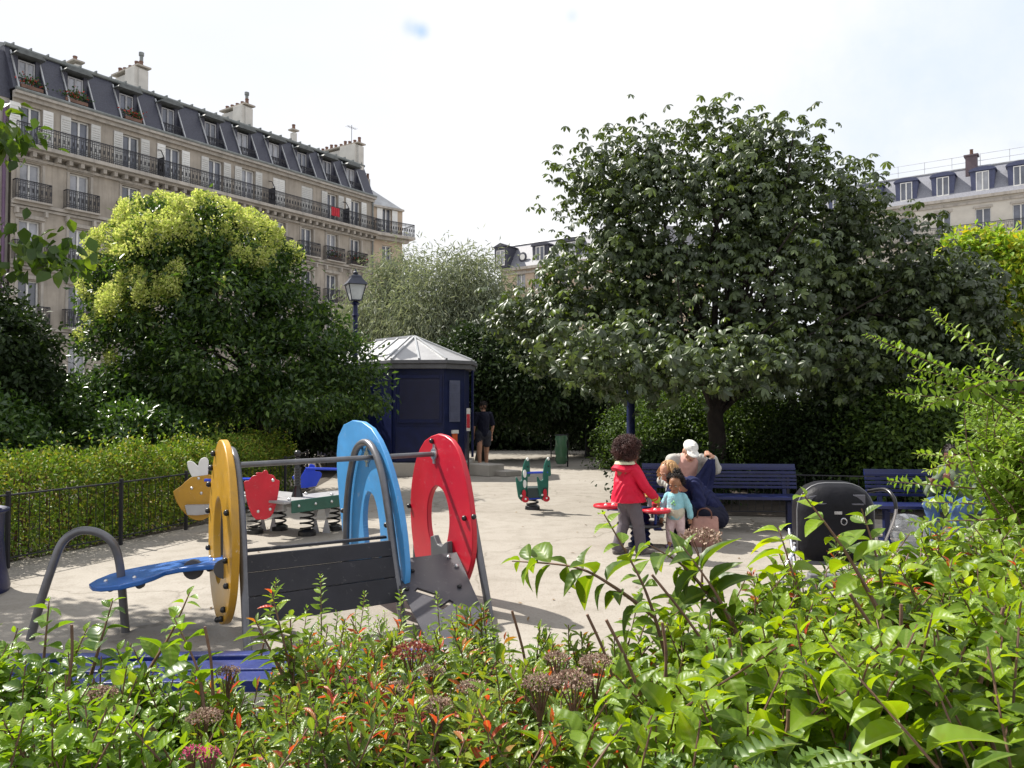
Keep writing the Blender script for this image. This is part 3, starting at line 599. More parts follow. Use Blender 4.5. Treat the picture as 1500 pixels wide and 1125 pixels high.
# ---------- lamp posts
M_lgl = mat('lantern_glass', (.55, .57, .58), .15, var=.1, spec=.6)
def lamp(px, d, label):
    b = Vector(((px - 750) / F * d, d, 0)); r = thing('street_lamp', label, 'lamp post', b, R(20), 'blue lantern posts')
    q = MB(); q.lathe([(.2, 0), (.2, .12), (.15, .2), (.13, .75), (.15, .8), (.085, .9), (.075, 2.2), (.09, 2.25), (.065, 2.3), (.055, 3.7), (.09, 3.74), (.06, 3.8), (.055, 3.98), (.12, 4.03), (.04, 4.08)], b, 14); q.build('pole', M_navy, r)
    Mx = Matrix.Translation(b) @ Matrix.Rotation(R(25), 4, 'Z')
    def sq(h, z): return [Mx @ Vector((x * h, y * h, z)) for x, y in ((-1, -1), (1, -1), (1, 1), (-1, 1))]
    lo, hi = sq(.12, 4.1), sq(.205, 4.48)
    q = MB(); q.add(sq(.112, 4.11) + sq(.197, 4.47), [(0, 1, 5, 4), (1, 2, 6, 5), (2, 3, 7, 6), (3, 0, 4, 7)]); q.build('lantern_glass', M_lgl, r, smooth=False)
    q = MB()
    for i in range(4): q.tube([lo[i], hi[i]], .013, 6); q.tube([lo[i], lo[(i + 1) % 4]], .013, 6); q.tube([hi[i], hi[(i + 1) % 4]], .016, 6)
    q.add(sq(.25, 4.475) + sq(.13, 4.63) + sq(.12, 4.68) + sq(.06, 4.72), [(3, 2, 1, 0)] + [(k * 4 + i, k * 4 + (i + 1) % 4, k * 4 + 4 + (i + 1) % 4, k * 4 + 4 + i) for k in range(3) for i in range(4)] + [(12, 13, 14, 15)])
    q.lathe([(.05, 4.72), (.07, 4.77), (.03, 4.8), (.015, 4.86)], b, 10); q.build('lantern_frame', mat('lamp_blue_black', (.035, .04, .06), .4, .3), r, smooth=False)
lamp(520, 19, 'old style blue lantern post above the flowering tree')
lamp(924, 15.4, 'blue lantern post rising into the chestnut crown behind the child in red')

# ---------- climbing frame in the foreground
M_yel = mat('yellow_board', (.47, .25, .018), .36, var=.14, scale=3, spec=.5, wear=.38, bump=.05, bscale=90)
M_blu = mat('blue_board', (.06, .27, .58), .36, var=.12, scale=3, wear=.3, bump=.05, bscale=90)
M_blu2 = mat('dark_blue_board', (.02, .12, .42), .38, var=.1, scale=3, wear=.25, bump=.04, bscale=90)
M_redb = mat('red_board', (.50, .008, .025), .36, var=.12, scale=3, wear=.18, bump=.04, bscale=90)
M_tube = mat('grey_steel_tube', (.15, .15, .16), .38, .6, var=.22, scale=7)
M_hpl = mat('charcoal_board', (.022, .022, .028), .5, var=.25, scale=4, spec=.3, wear=.12, bump=.08, bscale=120)
M_bolt = mat('black_cap', (.012, .012, .014), .3)
M_chr = mat('bolt_steel', (.6, .6, .6), .3, .8)
cf = thing('climbing_frame', 'toddler climbing frame of yellow, blue and red holed boards joined by charcoal boards', 'climbing frame', (-1.0, 6.0, 0))
def UN(az): a = R(az); return Vector((math.sin(a), math.cos(a), 0)), Vector((-math.cos(a), math.sin(a), 0))
uy, ny = UN(-29); ub, nb_ = UN(-34); ur, nr = UN(-34)
fy, fb, fr = Vector((-1.71, 5.2, 0)), G(590, 915), G(713, 905)
def polar(pts, c, ns):
    p = smoothpath([(x, y, 0) for x, y in pts] + [(*pts[0], 0)], 6); an = np.array([math.atan2(q.y - c[1], q.x - c[0]) for q in p]); rr = np.array([math.hypot(q.x - c[0], q.y - c[1]) for q in p])
    o = np.argsort(an); an, rr = an[o], rr[o]; an = np.concatenate([an - 2 * pi, an, an + 2 * pi]); rr = np.tile(rr, 3)
    th = np.linspace(-pi, pi, ns, endpoint=False); r_ = np.interp(th, an, rr); return [(c[0] + a * math.cos(t), c[1] + a * math.sin(t)) for a, t in zip(r_, th)]
def pxring(outer, inner, p0, n, th, ns=72):
    c = np.mean(inner, 0); O = [PL(x, y, p0, n) for x, y in polar(outer, c, ns)]; I = [PL(x, y, p0, n) for x, y in polar(inner, c, ns)]
    return MB().ring(O, I, -n * th)
BO = [(522, 615), (540, 624), (557, 650), (573, 695), (586, 755), (593, 815), (594, 845), (590, 872), (580, 882), (562, 872), (535, 850), (512, 835), (503, 790), (498, 745), (494, 700), (493, 660), (497, 632), (508, 618)]
BI = [(540, 719), (547, 727), (552, 745), (556, 775), (556, 805), (551, 828), (544, 832), (538, 818), (534, 790), (532, 762), (533, 738), (536, 724)]
RO_ = [(640, 635), (655, 640), (668, 655), (680, 690), (688, 735), (692, 780), (691, 815), (686, 838), (675, 862), (655, 868), (630, 860), (612, 830), (604, 790), (601, 745), (603, 705), (610, 670), (622, 645)]
RI = [(639, 711), (647, 717), (653, 730), (657, 750), (657, 775), (652, 800), (643, 808), (634, 800), (628, 780), (626, 755), (627, 735), (632, 718)]
def plab(o, l): o['label'] = l; return o
pb = fb - nb_ * .04; pr_ = fr + nr * .05
plab(pxring(BO, BI, pb, nb_, .045).build('side_board', M_blu, cf, bevel=.008), 'sky blue egg shaped board, the middle one')
plab(pxring(RO_, RI, pr_, nr, .045).build('side_board', M_redb, cf, bevel=.008), 'red round board at the far end')
py_ = fy + ny * .10
def yl(u, z): return py_ + uy * u + Vector((0, 0, z))
yo = [yl(.53 + .50 * math.sin(t) * (1 + .12 * math.cos(t)), .73 - .64 * math.cos(t)) for t in np.linspace(0, 2 * pi, 60, endpoint=False)]
yi = [yl(.58 + .21 * math.sin(t), .66 - .30 * math.cos(t)) for t in np.linspace(0, 2 * pi, 60, endpoint=False)]
plab(MB().ring(yo, yi, -ny * .05).build('side_board', M_yel, cf, bevel=.008), 'yellow board seen nearly edge on')
ARC = [(0, 0), (.075, .25), (.154, .5), (.25, .8), (.37, 1.08), (.53, 1.26), (.70, 1.31), (.88, 1.24), (1.0, 1.03), (1.07, .75), (1.09, .4), (1.1, 0)]
def arch(p0, u, n, off, sc=1.0, su=1.0): return smoothpath([p0 + n * off + u * (a * su) + Vector((0, 0, z * sc)) for a, z in ARC], 5)
q = MB(); q.tube(arch(fb, ub, nb_, 0), .03, 12); q.build('tube_arch', M_tube, cf)
q = MB(); q.tube(arch(fr, ur, nr, -.03, .98, 1.12), .03, 12); q.build('tube_arch', M_tube, cf)
q = MB(); q.tube(arch(fy, uy, ny, 0, .98), .03, 12); q.build('tube_arch', M_tube, cf)
e0 = P(352, 681, 5.78); e1 = PL(637, 665, pr_, nr)
q = MB(); q.tube([e0, e1], .021, 10); q.build('hand_bar', M_tube, cf)
for pt in ((e1, nr), (PL(539, 669, pb, nb_), nb_)):
    q = MB(); q.box(pt[0] + pt[1] * .008, (.012, .03, .16), math.atan2(pt[1].y, pt[1].x)); q.lathe([(.05, 0), (.05, .012)], pt[0] + pt[1] * .004, 14, pt[1]); q.build('bar_flange', M_chr, cf)
bolts = [(PL(x, y, pb, nb_), nb_) for x, y in ((504, 748), (568, 769), (529, 651))] + [(PL(x, y, pr_, nr), nr) for x, y in ((634, 646), (601, 741), (682, 759), (696, 757))]
bolts += [(yl(u, z), ny) for u, z in ((.16, .42), (.17, .9), (.95, 1.02), (.86, 1.15), (.75, 1.26), (.98, .82), (.2, .58), (.27, .24), (.35, .16), (.5, .12), (.9, .4), (.95, .55))]
for c, n in bolts:
    q = MB(); q.ball(c + n * .012, .022, 10); q.build('bolt_cap', M_bolt, cf)
def wl(z, lft): # points of the leaning near wall
    u = .05 + (z - .17) * .33; return (fy + uy * u if lft else fb + ub * u) + Vector((0, 0, z - (0 if lft else .012)))
tw = (wl(.4, 1) - wl(.4, 0)).normalized().cross(Vector((0, 0, 1)))
for z0, z1 in ((.498, .605), (.349, .494), (.175, .345)):
    q = MB(); q.prism([wl(z0, 1), wl(z0, 0), wl(z1, 0), wl(z1, 1)], -tw * .028); q.build('wall_board', M_hpl, cf, smooth=False, bevel=.005)
q = MB(); k = wl(.605, 1); q.prism([wl(.6, 1) + uy * .12, wl(.6, 0) + uy * .10, wl(.62, 0) + uy * .10, wl(.62, 1) + uy * .12], uy * .04); q.build('wall_board', M_hpl, cf, smooth=False, bevel=.005)
q = MB(); s_ = wl(.39, 0) + tw * .02; a_ = wl(.22, 0).lerp(wl(.22, 1), .05); b_ = wl(.57, 0).lerp(wl(.57, 1), .05); q.bar(a_ + tw * .02, b_ + tw * .02, .06, .02, tw); br = q.build('bracket', M_dark, cf, smooth=False, bevel=.004)
for t in (.06, .35, .64, .94):
    q = MB(); q.ball(a_.lerp(b_, t) + tw * .035, .02, 10); q.build('bolt_cap', M_bolt, br)
# ramp with two hand slots
TL, TR = PL(566, 821, pb, nb_), PL(669, 809, pr_, nr); BR, BL = Vector((-.02, 5.55, .01)), Vector((-.49, 5.36, .01)); nrm = (TR - TL).cross(BL - TL).normalized()
if nrm.z < 0: nrm = -nrm
BL = PL(632, 950, TL, nrm); BR = PL(730, 945, TL, nrm)
def carve(o, cuts):
    for cb in cuts:
        c = cb.build('cutter', M_hpl); m = o.modifiers.new('b', 'BOOLEAN'); m.object = c; m.operation = 'DIFFERENCE'; m.solver = 'EXACT'
        bpy.context.view_layer.update(); dg = bpy.context.evaluated_depsgraph_get(); me = bpy.data.meshes.new_from_object(o.evaluated_get(dg)); o.modifiers.clear(); o.data = me; bpy.data.objects.remove(c)
    return o
q = MB(); q.prism([TL, TR, BR, BL], -nrm * .02); ramp = q.build('ramp', mat('ramp_board', (.038, .038, .048), .5, var=.15, scale=4, wear=.12), cf, smooth=False)
cuts = []
for (x0, y0), (x1, y1) in (((609, 863), (637, 872)), ((645, 891), (662, 880))):
    a_, b_ = PL(x0, y0, TL, nrm), PL(x1, y1, TL, nrm); c = MB(); c.bar(a_ - nrm * .01, b_ - nrm * .01, .045, .2, nrm); cuts.append(c)
carve(ramp, cuts)
for x, y in ((657, 817), (669, 830)):
    q = MB(); q.ball(PL(x, y, TL, nrm) + nrm * .006, .016, 10); q.build('bolt_cap', M_chr, ramp)
for x, y in ((604, 837), (673, 860), (596, 864)):
    q = MB(); q.ball(PL(x, y, TL, nrm) + nrm * .006, .018, 10); q.build('bolt_cap', M_bolt, ramp)
q = MB(); fp = [PL(x, y, pr_ + nr * .05, nr) for x, y in ((630, 786), (635, 784), (640, 797), (646, 800), (651, 795), (655, 793), (656, 815), (631, 815))]; q.prism(fp, -nr * .05); q.build('foothold', mat('foothold_grey', (.10, .10, .105), .5), cf, bevel=.008)
# stepping board and hoop on the left
ta, tb = P(131, 856, 5.55), P(322, 820, 5.68); bn = (tb - ta).cross(Vector((0, 1, 0))).normalized()
if bn.z < 0: bn = -bn
bpx = [(130, 855), (140, 849), (160, 841), (185, 834), (215, 828), (250, 822), (290, 816), (327, 813), (327, 826), (290, 829), (262, 832), (242, 836), (226, 843), (205, 850), (175, 857), (145, 860), (134, 859)]
q = MB(); q.prism([PL(x, y, ta, bn) for x, y in bpx], -bn * .035); so = q.build('step_board', M_blu2, cf, bevel=.008)
plab(so, 'blue stepping board sloping up to the yellow board')
q = MB(); q.prism([PL(x, y, ta, bn) + bn * .002 for x, y in ((262, 824), (275, 821), (292, 820), (288, 823), (270, 826))], bn * .006); q.build('grip', M_blu2, so, bevel=.003)
for x, y in ((155, 852), (197, 847), (308, 817), (314, 822)):
    q = MB(); q.ball(PL(x, y, ta, bn) + bn * .004, .014, 8); q.build('bolt_cap', M_chr, so)
for x, y, r in ((277, 829, .07), (155, 857, .022), (198, 851, .028), (322, 828, .065)):
    q = MB(); c = PL(x, y, ta, bn) - bn * .036 + Vector((0, .06, 0)); q.lathe([(r, -.02), (r, .02)], c, 20, (0, 1, 0)); q.build('stop', mat('grey_rubber', (.07, .068, .07), .7), so, bevel=.004)
hp = smoothpath([G(44, 937), P(60, 880, 5.52), P(76, 832, 5.54), P(90, 797, 5.56), P(108, 781, 5.58), P(127, 777, 5.6), P(148, 782, 5.62), P(166, 797, 5.64), P(175, 825, 5.66), P(179, 865, 5.68), G(184, 926)], 5)
q = MB(); q.tube(hp, .029, 12); q.build('hoop', M_tube, cf)

# ---------- four seat spring rocker behind it
rk = thing('spring_rocker', 'grey four seat spring rocker with yellow fish, red shell and blue figure boards', 'spring rocker', (-2.75, 9.95, 0))
def zp(x, y): return (245 + x / 5.556, 660 + y / 5.556)
def flat(pts, d, az=12, th=.022, zf=zp):
    u, n = UN(az + 90); n = Vector((math.sin(R(az)), -math.cos(R(az)), 0)); p0 = P(*zf(*pts[0]), d); return MB().prism([PL(*zf(x, y), p0, n) for x, y in pts], -n * th)
fish = [(45, 335), (75, 312), (110, 290), (150, 250), (190, 220), (225, 203), (260, 195), (330, 195), (380, 208), (420, 235), (450, 275), (470, 340), (465, 420), (440, 480), (400, 520), (330, 545), (290, 565), (260, 570), (225, 566), (190, 552), (140, 510), (105, 470), (80, 430), (60, 385)]
fo = plab(flat(fish, 9.65).build('fish_board', M_yel, rk, bevel=.006), 'yellow fish shaped board')
plab(flat([(160, 95), (170, 86), (190, 85), (215, 95), (250, 128), (258, 90), (275, 65), (300, 55), (322, 60), (335, 80), (335, 120), (330, 198), (200, 217), (175, 165), (163, 130)], 9.68).build('fin', M_white, fo, bevel=.006), 'white tail fin')
for x, y in ((255, 228), (200, 307), (277, 347), (395, 280)): q = MB(); q.ball(P(*zp(x, y), 9.63), .02, 8); q.build('bolt_cap', M_chr, fo)
so_ = flat([(140, 447), (440, 440), (440, 505), (240, 528), (160, 525)], 9.58, th=.14).build('seat_beam', mat('grey_plate', (.36, .36, .37), .45, .3, var=.1), rk, smooth=False, bevel=.006)
sh = [(622, 256), (640, 246), (662, 246), (680, 222), (700, 204), (724, 202), (720, 182), (745, 178), (772, 180), (785, 164), (797, 158), (815, 166), (825, 195), (848, 196), (866, 204), (885, 235), (915, 246), (910, 300), (905, 340), (890, 430), (862, 510), (835, 545), (800, 562), (720, 562), (690, 530), (660, 460), (642, 390), (632, 330)]
sho = plab(flat(sh, 9.45).build('shell_board', M_redb, rk, bevel=.006), 'red shell shaped board')
for x, y in ((860, 242), (740, 495), (838, 478)): q = MB(); q.ball(P(*zp(x, y), 9.43), .02, 8); q.build('bolt_cap', M_chr, sho)
bf = [(1015, 215), (1030, 203), (1052, 200), (1085, 215), (1108, 175), (1125, 148), (1150, 135), (1160, 110), (1185, 112), (1202, 122), (1205, 170), (1240, 172), (1258, 185), (1255, 210), (1228, 258), (1212, 290), (1130, 305), (1030, 307), (1035, 285), (1050, 270), (1028, 240)]
plab(flat(bf, 10.7).build('figure_board', mat('royal_blue_board', (.012, .05, .50), .3, var=.08), rk, bevel=.006), 'bright blue board at the back')
M_pl = MC['grey_plate']; M_grb = mat('green_board', (.015, .085, .06), .35, var=.12)
C0 = Vector((-2.52, 9.95, 0)); a1 = R(56)   # main beam runs away to the right
d1 = Vector((math.cos(a1), math.sin(a1), 0)); d2 = Vector((-d1.y, d1.x, 0))
q = MB(); q.box(C0 + d1 * .1 + Vector((0, 0, .46)), (1.35, .42, .03), a1); q.box(C0 + d2 * .5 + Vector((0, 0, .455)), (.42, 1.3, .03), a1); q.box(C0 + d2 * .55 + Vector((-.05, -.1, .40)), (.30, 1.0, .09), a1); q.build('platform', M_pl, rk, smooth=False, bevel=.006)
q = MB(); q.box(C0 - d1 * .42 + d2 * .14 + Vector((0, 0, .40)), (.05, .36, .13), a1); q.box(C0 + d1 * .1 + d2 * .22 + Vector((0, 0, .385)), (1.0, .02, .10), a1); q.build('side_rail', M_pl, rk, smooth=False, bevel=.006)
q = MB(); q.box(C0 + d1 * .15 - d2 * .225 + Vector((0, 0, .405)), (1.25, .025, .15), a1); gr = q.build('side_rail', M_grb, rk, smooth=False, bevel=.008)
for i in range(5): q = MB(); q.ball(C0 + d1 * (-.38 + i * .26) - d2 * .24 + Vector((0, 0, .41)), .02, 8); q.build('bolt_cap', M_chr, gr)
for u_, w_ in ((-.45, .12), (-.45, -.15), (.2, -.18), (.62, -.18), (.1, .18)): q = MB(); q.ball(C0 + d1 * u_ + d2 * w_ + Vector((0, 0, .485)), .022, 8); q.build('bolt_cap', M_chr, rk)
hb = C0 + Vector((-.14, -.05, .475))
q = MB(); q.lathe([(.075, 0), (.06, .05), (.042, .12)] + sum([[(.046, .14 + i * .035), (.036, .155 + i * .035)] for i in range(7)], []) + [(.04, .42), (.055, .43), (.055, .46), (.03, .47), (.03, .49)], hb, 12); q.ball(hb + Vector((0, 0, .53)), .045, 12); q.build('handle_post', M_bolt, rk)
for (x0, y0, dd0), (x1, y1, dd1) in (((303, 241, 9.6), (470, 240, 9.75)), ((1125, 146, 10.65), (1440, 152, 10.8)), ((560, 232, 9.7), (690, 232, 9.5))):
    q = MB(); q.tube([P(*zp(x0, y0), dd0), P(*zp(x1, y1), dd1)], .017, 8); q.build('grab_rod', MC['royal_blue_board'], rk)
def helix(c, r, z0, z1, turns, n=14): return [Vector(c) + Vector((r * math.cos(2 * pi * i / n), r * math.sin(2 * pi * i / n), z0 + (z1 - z0) * i / (n * turns))) for i in range(int(n * turns) + 1)]
for px, py in ((369, 783), (406, 778), (447, 786), (486, 778)):
    b = G(px, py); b = b + Vector((0, .09, 0)); q = MB(); q.tube(helix(b, .082, .05, .38, 5), .012, 6); sp_ = q.build('spring', M_bolt, rk)
    q = MB(); q.lathe([(.11, 0), (.11, .05), (.09, .06)], b, 14); q.build('spring_foot', M_bolt, sp_); q = MB(); q.lathe([(.10, .37), (.10, .40)], b, 14); q.build('spring_cap', M_bolt, sp_)
for px, py in ((390, 779), (468, 782)):
    b = G(px, py) + Vector((0, .06, 0)); q = MB()
    for s_ in (-1, 1):
        q.prism([b + Vector((s_ * .07 - .05, 0, 0)), b + Vector((s_ * .07 + .05, 0, 0)), b + Vector((s_ * .07 + .012, 0, .17)), b + Vector((s_ * .07 - .012, 0, .17))], (0, .02, 0))
        q.prism([b + Vector((s_ * .075 - .012, .03, .2)), b + Vector((s_ * .075 + .012, .03, .2)), b + Vector((s_ * .075 + .06, .03, .39)), b + Vector((s_ * .075 - .06, .03, .39))], (0, .02, 0))
    q.build('limiter', M_pl, rk, smooth=False)

# ---------- green crocodile springer
gs = thing('spring_rider', 'small green spring rider with two beaked side boards and blue rods', 'spring rider', G(780, 748))
def zq(x, y): return (740 + x / 8.333, 620 + y / 8.333)
cro = [(258, 440), (268, 424), (290, 432), (298, 470), (303, 540), (308, 620), (306, 645), (290, 656), (276, 650), (275, 780), (272, 900), (245, 955), (205, 952), (180, 925), (165, 900), (150, 800), (137, 700), (136, 660), (145, 656), (165, 700), (180, 712), (196, 706), (210, 690), (212, 620), (225, 520), (243, 465)]
n_g = Vector((math.sin(R(35)), -math.cos(R(35)), 0)); p0 = P(*zq(230, 800), 11.85)
pts = [PL(*zq(x, y), p0, n_g) for x, y in cro]; M_grn = mat('sea_green_board', (.010, .11, .08), .35, var=.12)
sh2 = Vector((.315, .10, .0))
for k, o_ in enumerate((Vector((0, 0, 0)), sh2)):
    q = MB(); q.prism([p + o_ for p in pts], -n_g * .022); sb = q.build('side_board', M_grn, gs, bevel=.005)
    q = MB(); c = [PL(*zq(240 + 42 * math.cos(t), 930 - 22 * math.sin(t) * 0 - 38 * math.sin(t)), p0 + n_g * .012, n_g) + o_ for t in np.linspace(0, 2 * pi, 16, endpoint=False)]; q.prism(c, n_g * .02)
    c = [PL(*zq(225 + 22 * math.cos(t), 860 - 50 * math.sin(t)), p0 + n_g * .010, n_g) + o_ for t in np.linspace(0, 2 * pi, 16, endpoint=False)]; q.prism(c, n_g * .02); q.build('red_foot', M_redb, sb, bevel=.004)
    q = MB(); q.ball(PL(*zq(272, 440), p0, n_g) + o_, (.022, .02, .028), 8)
    for cy in (615, 740):
        if k == 0: c = [PL(*zq(236 + 19 * math.cos(t), cy - 50 * math.sin(t)), p0 + n_g * .004, n_g) for t in np.linspace(0, 2 * pi, 16, endpoint=False)]; q.prism(c, n_g * .012)
    q.ball(PL(*zq(195, 885), p0 + n_g * .015, n_g) + o_, .018, 8); q.ball(PL(*zq(250, 925), p0 + n_g * .04, n_g) + o_, .016, 8)
    q.build('white_spot', M_white, sb)
    q = MB(); q.ball(PL(*zq(276, 530), p0 + n_g * .006, n_g) + o_, .013, 8); q.build('eye', M_bolt, sb)
for y in (605, 920): q = MB(); a_ = PL(*zq(262, y), p0 - n_g * .01, n_g); q.tube([a_, a_ + sh2], .016, 8); q.build('grab_rod', MC['royal_blue_board'], gs)
q = MB(); c = P(*zq(385, 855), 11.92); q.box(c, (.30, .04, .13), .3); q.box(c + Vector((-.02, .13, .07)), (.30, .30, .025), .3); q.build('seat', mat('dark_green_seat', (.02, .035, .035), .5), gs, bevel=.006)
b = G(780, 746); q = MB(); q.tube(helix(b, .085, .05, .27, 3.5), .016, 6); q.lathe([(.12, 0), (.11, .05), (.07, .07)], b, 14); q.box(b + Vector((0, 0, .28)), (.2, .16, .03)); q.build('spring', M_bolt, gs)

# ---------- round springer with seats, by the children
fc = G(938, 800); fs = thing('spring_carousel', 'round springer with red disc seats on a ridged navy column between the children', 'spring rider', fc)
q = MB(); q.lathe([(.14, 0), (.14, .03)] + sum([[(.095, .05 + i * .062), (.118, .08 + i * .062)] for i in range(6)], []) + [(.1, .43), (.13, .44)], fc, 18); q.build('column', M_navy, fs)
q = MB(); q.lathe([(.26, .235), (.27, .25), (.26, .265)], fc, 24); q.build('footplate', M_bolt, fs)
for dx, dy, dz in ((.16, -.12, .42), (-.37, .05, .45), (.30, .25, .44)):
    q = MB(); c = fc + Vector((dx, dy, dz)); q.lathe([(.15, -.02), (.165, 0), (.155, .02)], c, 22); st = q.build('seat', M_redb, fs, bevel=.004)
    q = MB(); q.tube([c - Vector((0, 0, .02)), fc + Vector((dx * .95, dy * .95, .26 if dx > 0 else .40))], .016, 8); q.tube([fc + Vector((dx * .1, dy * .1, .40)), c - Vector((0, 0, .03))], .018, 8); q.build('seat_post', mat('post_blue', (.015, .04, .22), .4), st)
    q = MB(); q.ball(c + Vector((-.03, -.1, .02)), .02, 8); q.ball(c + Vector((.06, -.05, .02)), .02, 8); q.build('bolt_cap', M_white, st)
c = fc + Vector((.13, .12, .56)); q = MB(); q.lathe([(.09, -.015), (.1, 0), (.09, .015)], c, 20); q.build('table', mat('ochre_board', (.42, .25, .05), .4), fs, bevel=.003)
q = MB(); q.tube([c - Vector((0, 0, .2)), c], .025, 8); q.build('table_post', M_zinc, fs)
q = MB(); q.tube(smoothpath([c + Vector((-.09, -.03, .0)), c + Vector((-.1, -.03, .07)), c + Vector((-.065, -.03, .125)), c + Vector((-.02, -.03, .11)), c + Vector((.0, -.03, .05)), c + Vector((0, -.03, .0))], 5), .013, 8); q.build('loop_handle', M_white, fs)

# ---------- benches
def bench(label, loc, rz, Ln, seat=.43, back=.82):
    r = thing('park_bench', label, 'bench', loc, rz, 'dark blue slatted park benches'); W = WM[r.name]
    def fin(q, n, m=M_bench, par=r): q.v = [W @ v for v in q.v]; return q.build(n, m, par, smooth=False, bevel=.004)
    q = MB(); [q.box((0, y, seat), (Ln, .075, .035)) for y in (-.22, -.135, -.05, .035, .12)]; fin(q, 'seat')
    q = MB(); [q.box((0, .19 + i * .012, seat + .10 + i * .047), (Ln, .024, .034)) for i in range(6)]; q.box((0, .275, back - .03), (Ln, .03, .075), Matrix.Rotation(R(-12), 3, 'X')); fin(q, 'backrest')
    for x in (-Ln / 2 + .16, Ln / 2 - .16):
        q = MB(); q.box((x, -.02, .2), (.06, .09, .4)); q.box((x, -.03, seat - .04), (.06, .46, .045)); q.bar((x, .17, seat - .04), (x, .295, back), .05, .04, (0, 1, 0)); q.box((x, -.02, .015), (.1, .3, .03)); fin(q, 'leg', M_navy)
    return r
bench('dark blue slatted bench where the man in the white cap sits', (2.72, 10.35, 0), R(-4), 2.0)
bench('dark blue slatted bench behind the stroller where a person in jeans sits', (5.25, 9.35, 0), R(-7), 2.0)
pbx = thing('plank_bench', 'sunlit backless blue plank bench half buried in the bushes at lower left', 'bench', (-1.25, 3.42, 0), R(2.5)); Wp = WM[pbx.name]
M_pbl = mat('sunlit_bench_paint', (.011, .024, .15), .32, var=.25, scale=8, spec=.6, wear=.12, bump=.08, bscale=60)  # brighter copy of the bench blue, with the sunlight in its colour
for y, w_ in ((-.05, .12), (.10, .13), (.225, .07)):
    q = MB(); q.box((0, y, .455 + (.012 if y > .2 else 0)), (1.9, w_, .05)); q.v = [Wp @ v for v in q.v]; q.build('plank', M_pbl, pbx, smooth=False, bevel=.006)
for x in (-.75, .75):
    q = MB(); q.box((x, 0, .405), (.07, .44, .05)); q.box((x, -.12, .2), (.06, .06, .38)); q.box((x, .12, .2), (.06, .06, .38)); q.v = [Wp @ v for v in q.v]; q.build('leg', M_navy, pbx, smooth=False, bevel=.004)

# ---------- bins, bag stand, fences
bc = Vector((-4.72, 6.85, 0)); bn_ = thing('litter_bin', 'navy flared litter bin cut by the left edge', 'bin', bc)
q = MB(); q.lathe([(.36, 0), (.37, .04), (.335, .2), (.315, .45), (.32, .66), (.345, .70), (.335, .715), (.30, .70), (.29, .3)], bc, 32); q.build('body', M_navy, bn_); q = MB(); q.tube([bc + Vector((.345 * math.cos(t), .345 * math.sin(t), .70)) for t in np.linspace(0, 2 * pi, 32, endpoint=False)], .014, 6, closed=True); q.build('rim', M_navy, bn_)
tb_ = G(822, 684); ts = thing('bag_stand', 'translucent green litter bag on a stand in deep shade', 'litter bag stand', tb_)
M_bag = leafmat('green_film', [(0, (.10, .22, .13)), (1, (.14, .27, .17))], .35, .25, .5, (1, 1, 1))
q = MB(); q.tube([tb_ + Vector((.17, .05, 0)), tb_ + Vector((.17, .05, .86))], .02, 8); q.tube([tb_ + Vector((.15 * math.cos(t), .15 * math.sin(t), .82)) for t in np.linspace(0, 2 * pi, 20, endpoint=False)], .012, 6, closed=True); q.build('frame', M_dark, ts)
q = MB(); n = 22; vs = []
for i in range(9):
    for k in range(n): a_ = 2 * pi * k / n; r_ = (.15 + .012 * math.sin(5 * a_ + i) + .015 * math.sin(2 * a_ + i * 2)) * (1 if i else .75); vs.append(tb_ + Vector((r_ * math.cos(a_), r_ * math.sin(a_), .08 + i * .092)))
q.add(vs, [(i * n + k, i * n + (k + 1) % n, (i + 1) * n + (k + 1) % n, (i + 1) * n + k) for i in range(8) for k in range(n)] + [tuple(range(n))]); q.build('bag', M_bag, ts)
def fence(label, path, h=.72, group=None):
    p = [Vector((x, y, 0)) for x, y in path]; r = thing('low_fence', label, 'fence', p[0]); q = MB(); z1, z0 = Vector((0, 0, h)), Vector((0, 0, .1))
    for a, b in zip(p[:-1], p[1:]):
        q.tube([a + z1, b + z1], .010, 6); q.tube([a + z0, b + z0], .008, 6); k = int((b - a).length / .11)
        for i in range(1, k): c = a.lerp(b, i / k); q.tube([c + z0, c + z1], .004, 4, cap=False)
    q.build('mesh_panel', M_iron, r)
    for c in p: q = MB(); q.box(c + Vector((0, 0, h / 2 + .02)), (.035, .035, h + .04)); q.build('post', M_iron, r, smooth=False)
fence('low dark fence along the clipped hedge on the left', [(-5.5, 6.9), (-4.98, 7.9), (-4.5, 9.2), (-4.2, 10.3), (-3.95, 11.6), (-3.75, 13.2), (-3.9, 15.2)])
fence('low dark fence behind the benches', [(1.72, 12.6), (2.0, 11.4), (3.9, 11.3), (5.9, 10.7), (7.6, 10.0)], .62)
fence('dark railing across the shaded path at the back', [(1.2, 24.5), (2.2, 23.8), (3.2, 23.4), (4.4, 23.2)], 1.1)

# ---------- stroller
st = thing('stroller', 'black stroller with rounded hood seen from behind the bushes', 'stroller', (2.48, 6.1, 0), R(-8)); W = WM[st.name]
M_fab = mat('black_fabric', (.006, .006, .009), .55, var=.4, scale=5, bump=.3, bscale=18, spec=.22); M_al = mat('aluminium', (.62, .63, .68), .25, .85)
def sfin(q, n, m, par=st, **k): q.v = [W @ v for v in q.v]; return q.build(n, m, par, **k)
def rr_(w_, z0, z1, rad, n=6):
    pts = []
    for cx, cz, a0 in ((w_ / 2 - rad, z1 - rad, 0), (-w_ / 2 + rad, z1 - rad, 90), (-w_ / 2 + rad * .5, z0 + rad * .5, 180), (w_ / 2 - rad * .5, z0 + rad * .5, 270)):
        rd = rad if a0 < 180 else rad * .5
        pts += [(cx + rd * math.cos(R(a0 + 90 * i / n)), cz + rd * math.sin(R(a0 + 90 * i / n))) for i in range(n + 1)]
    return pts
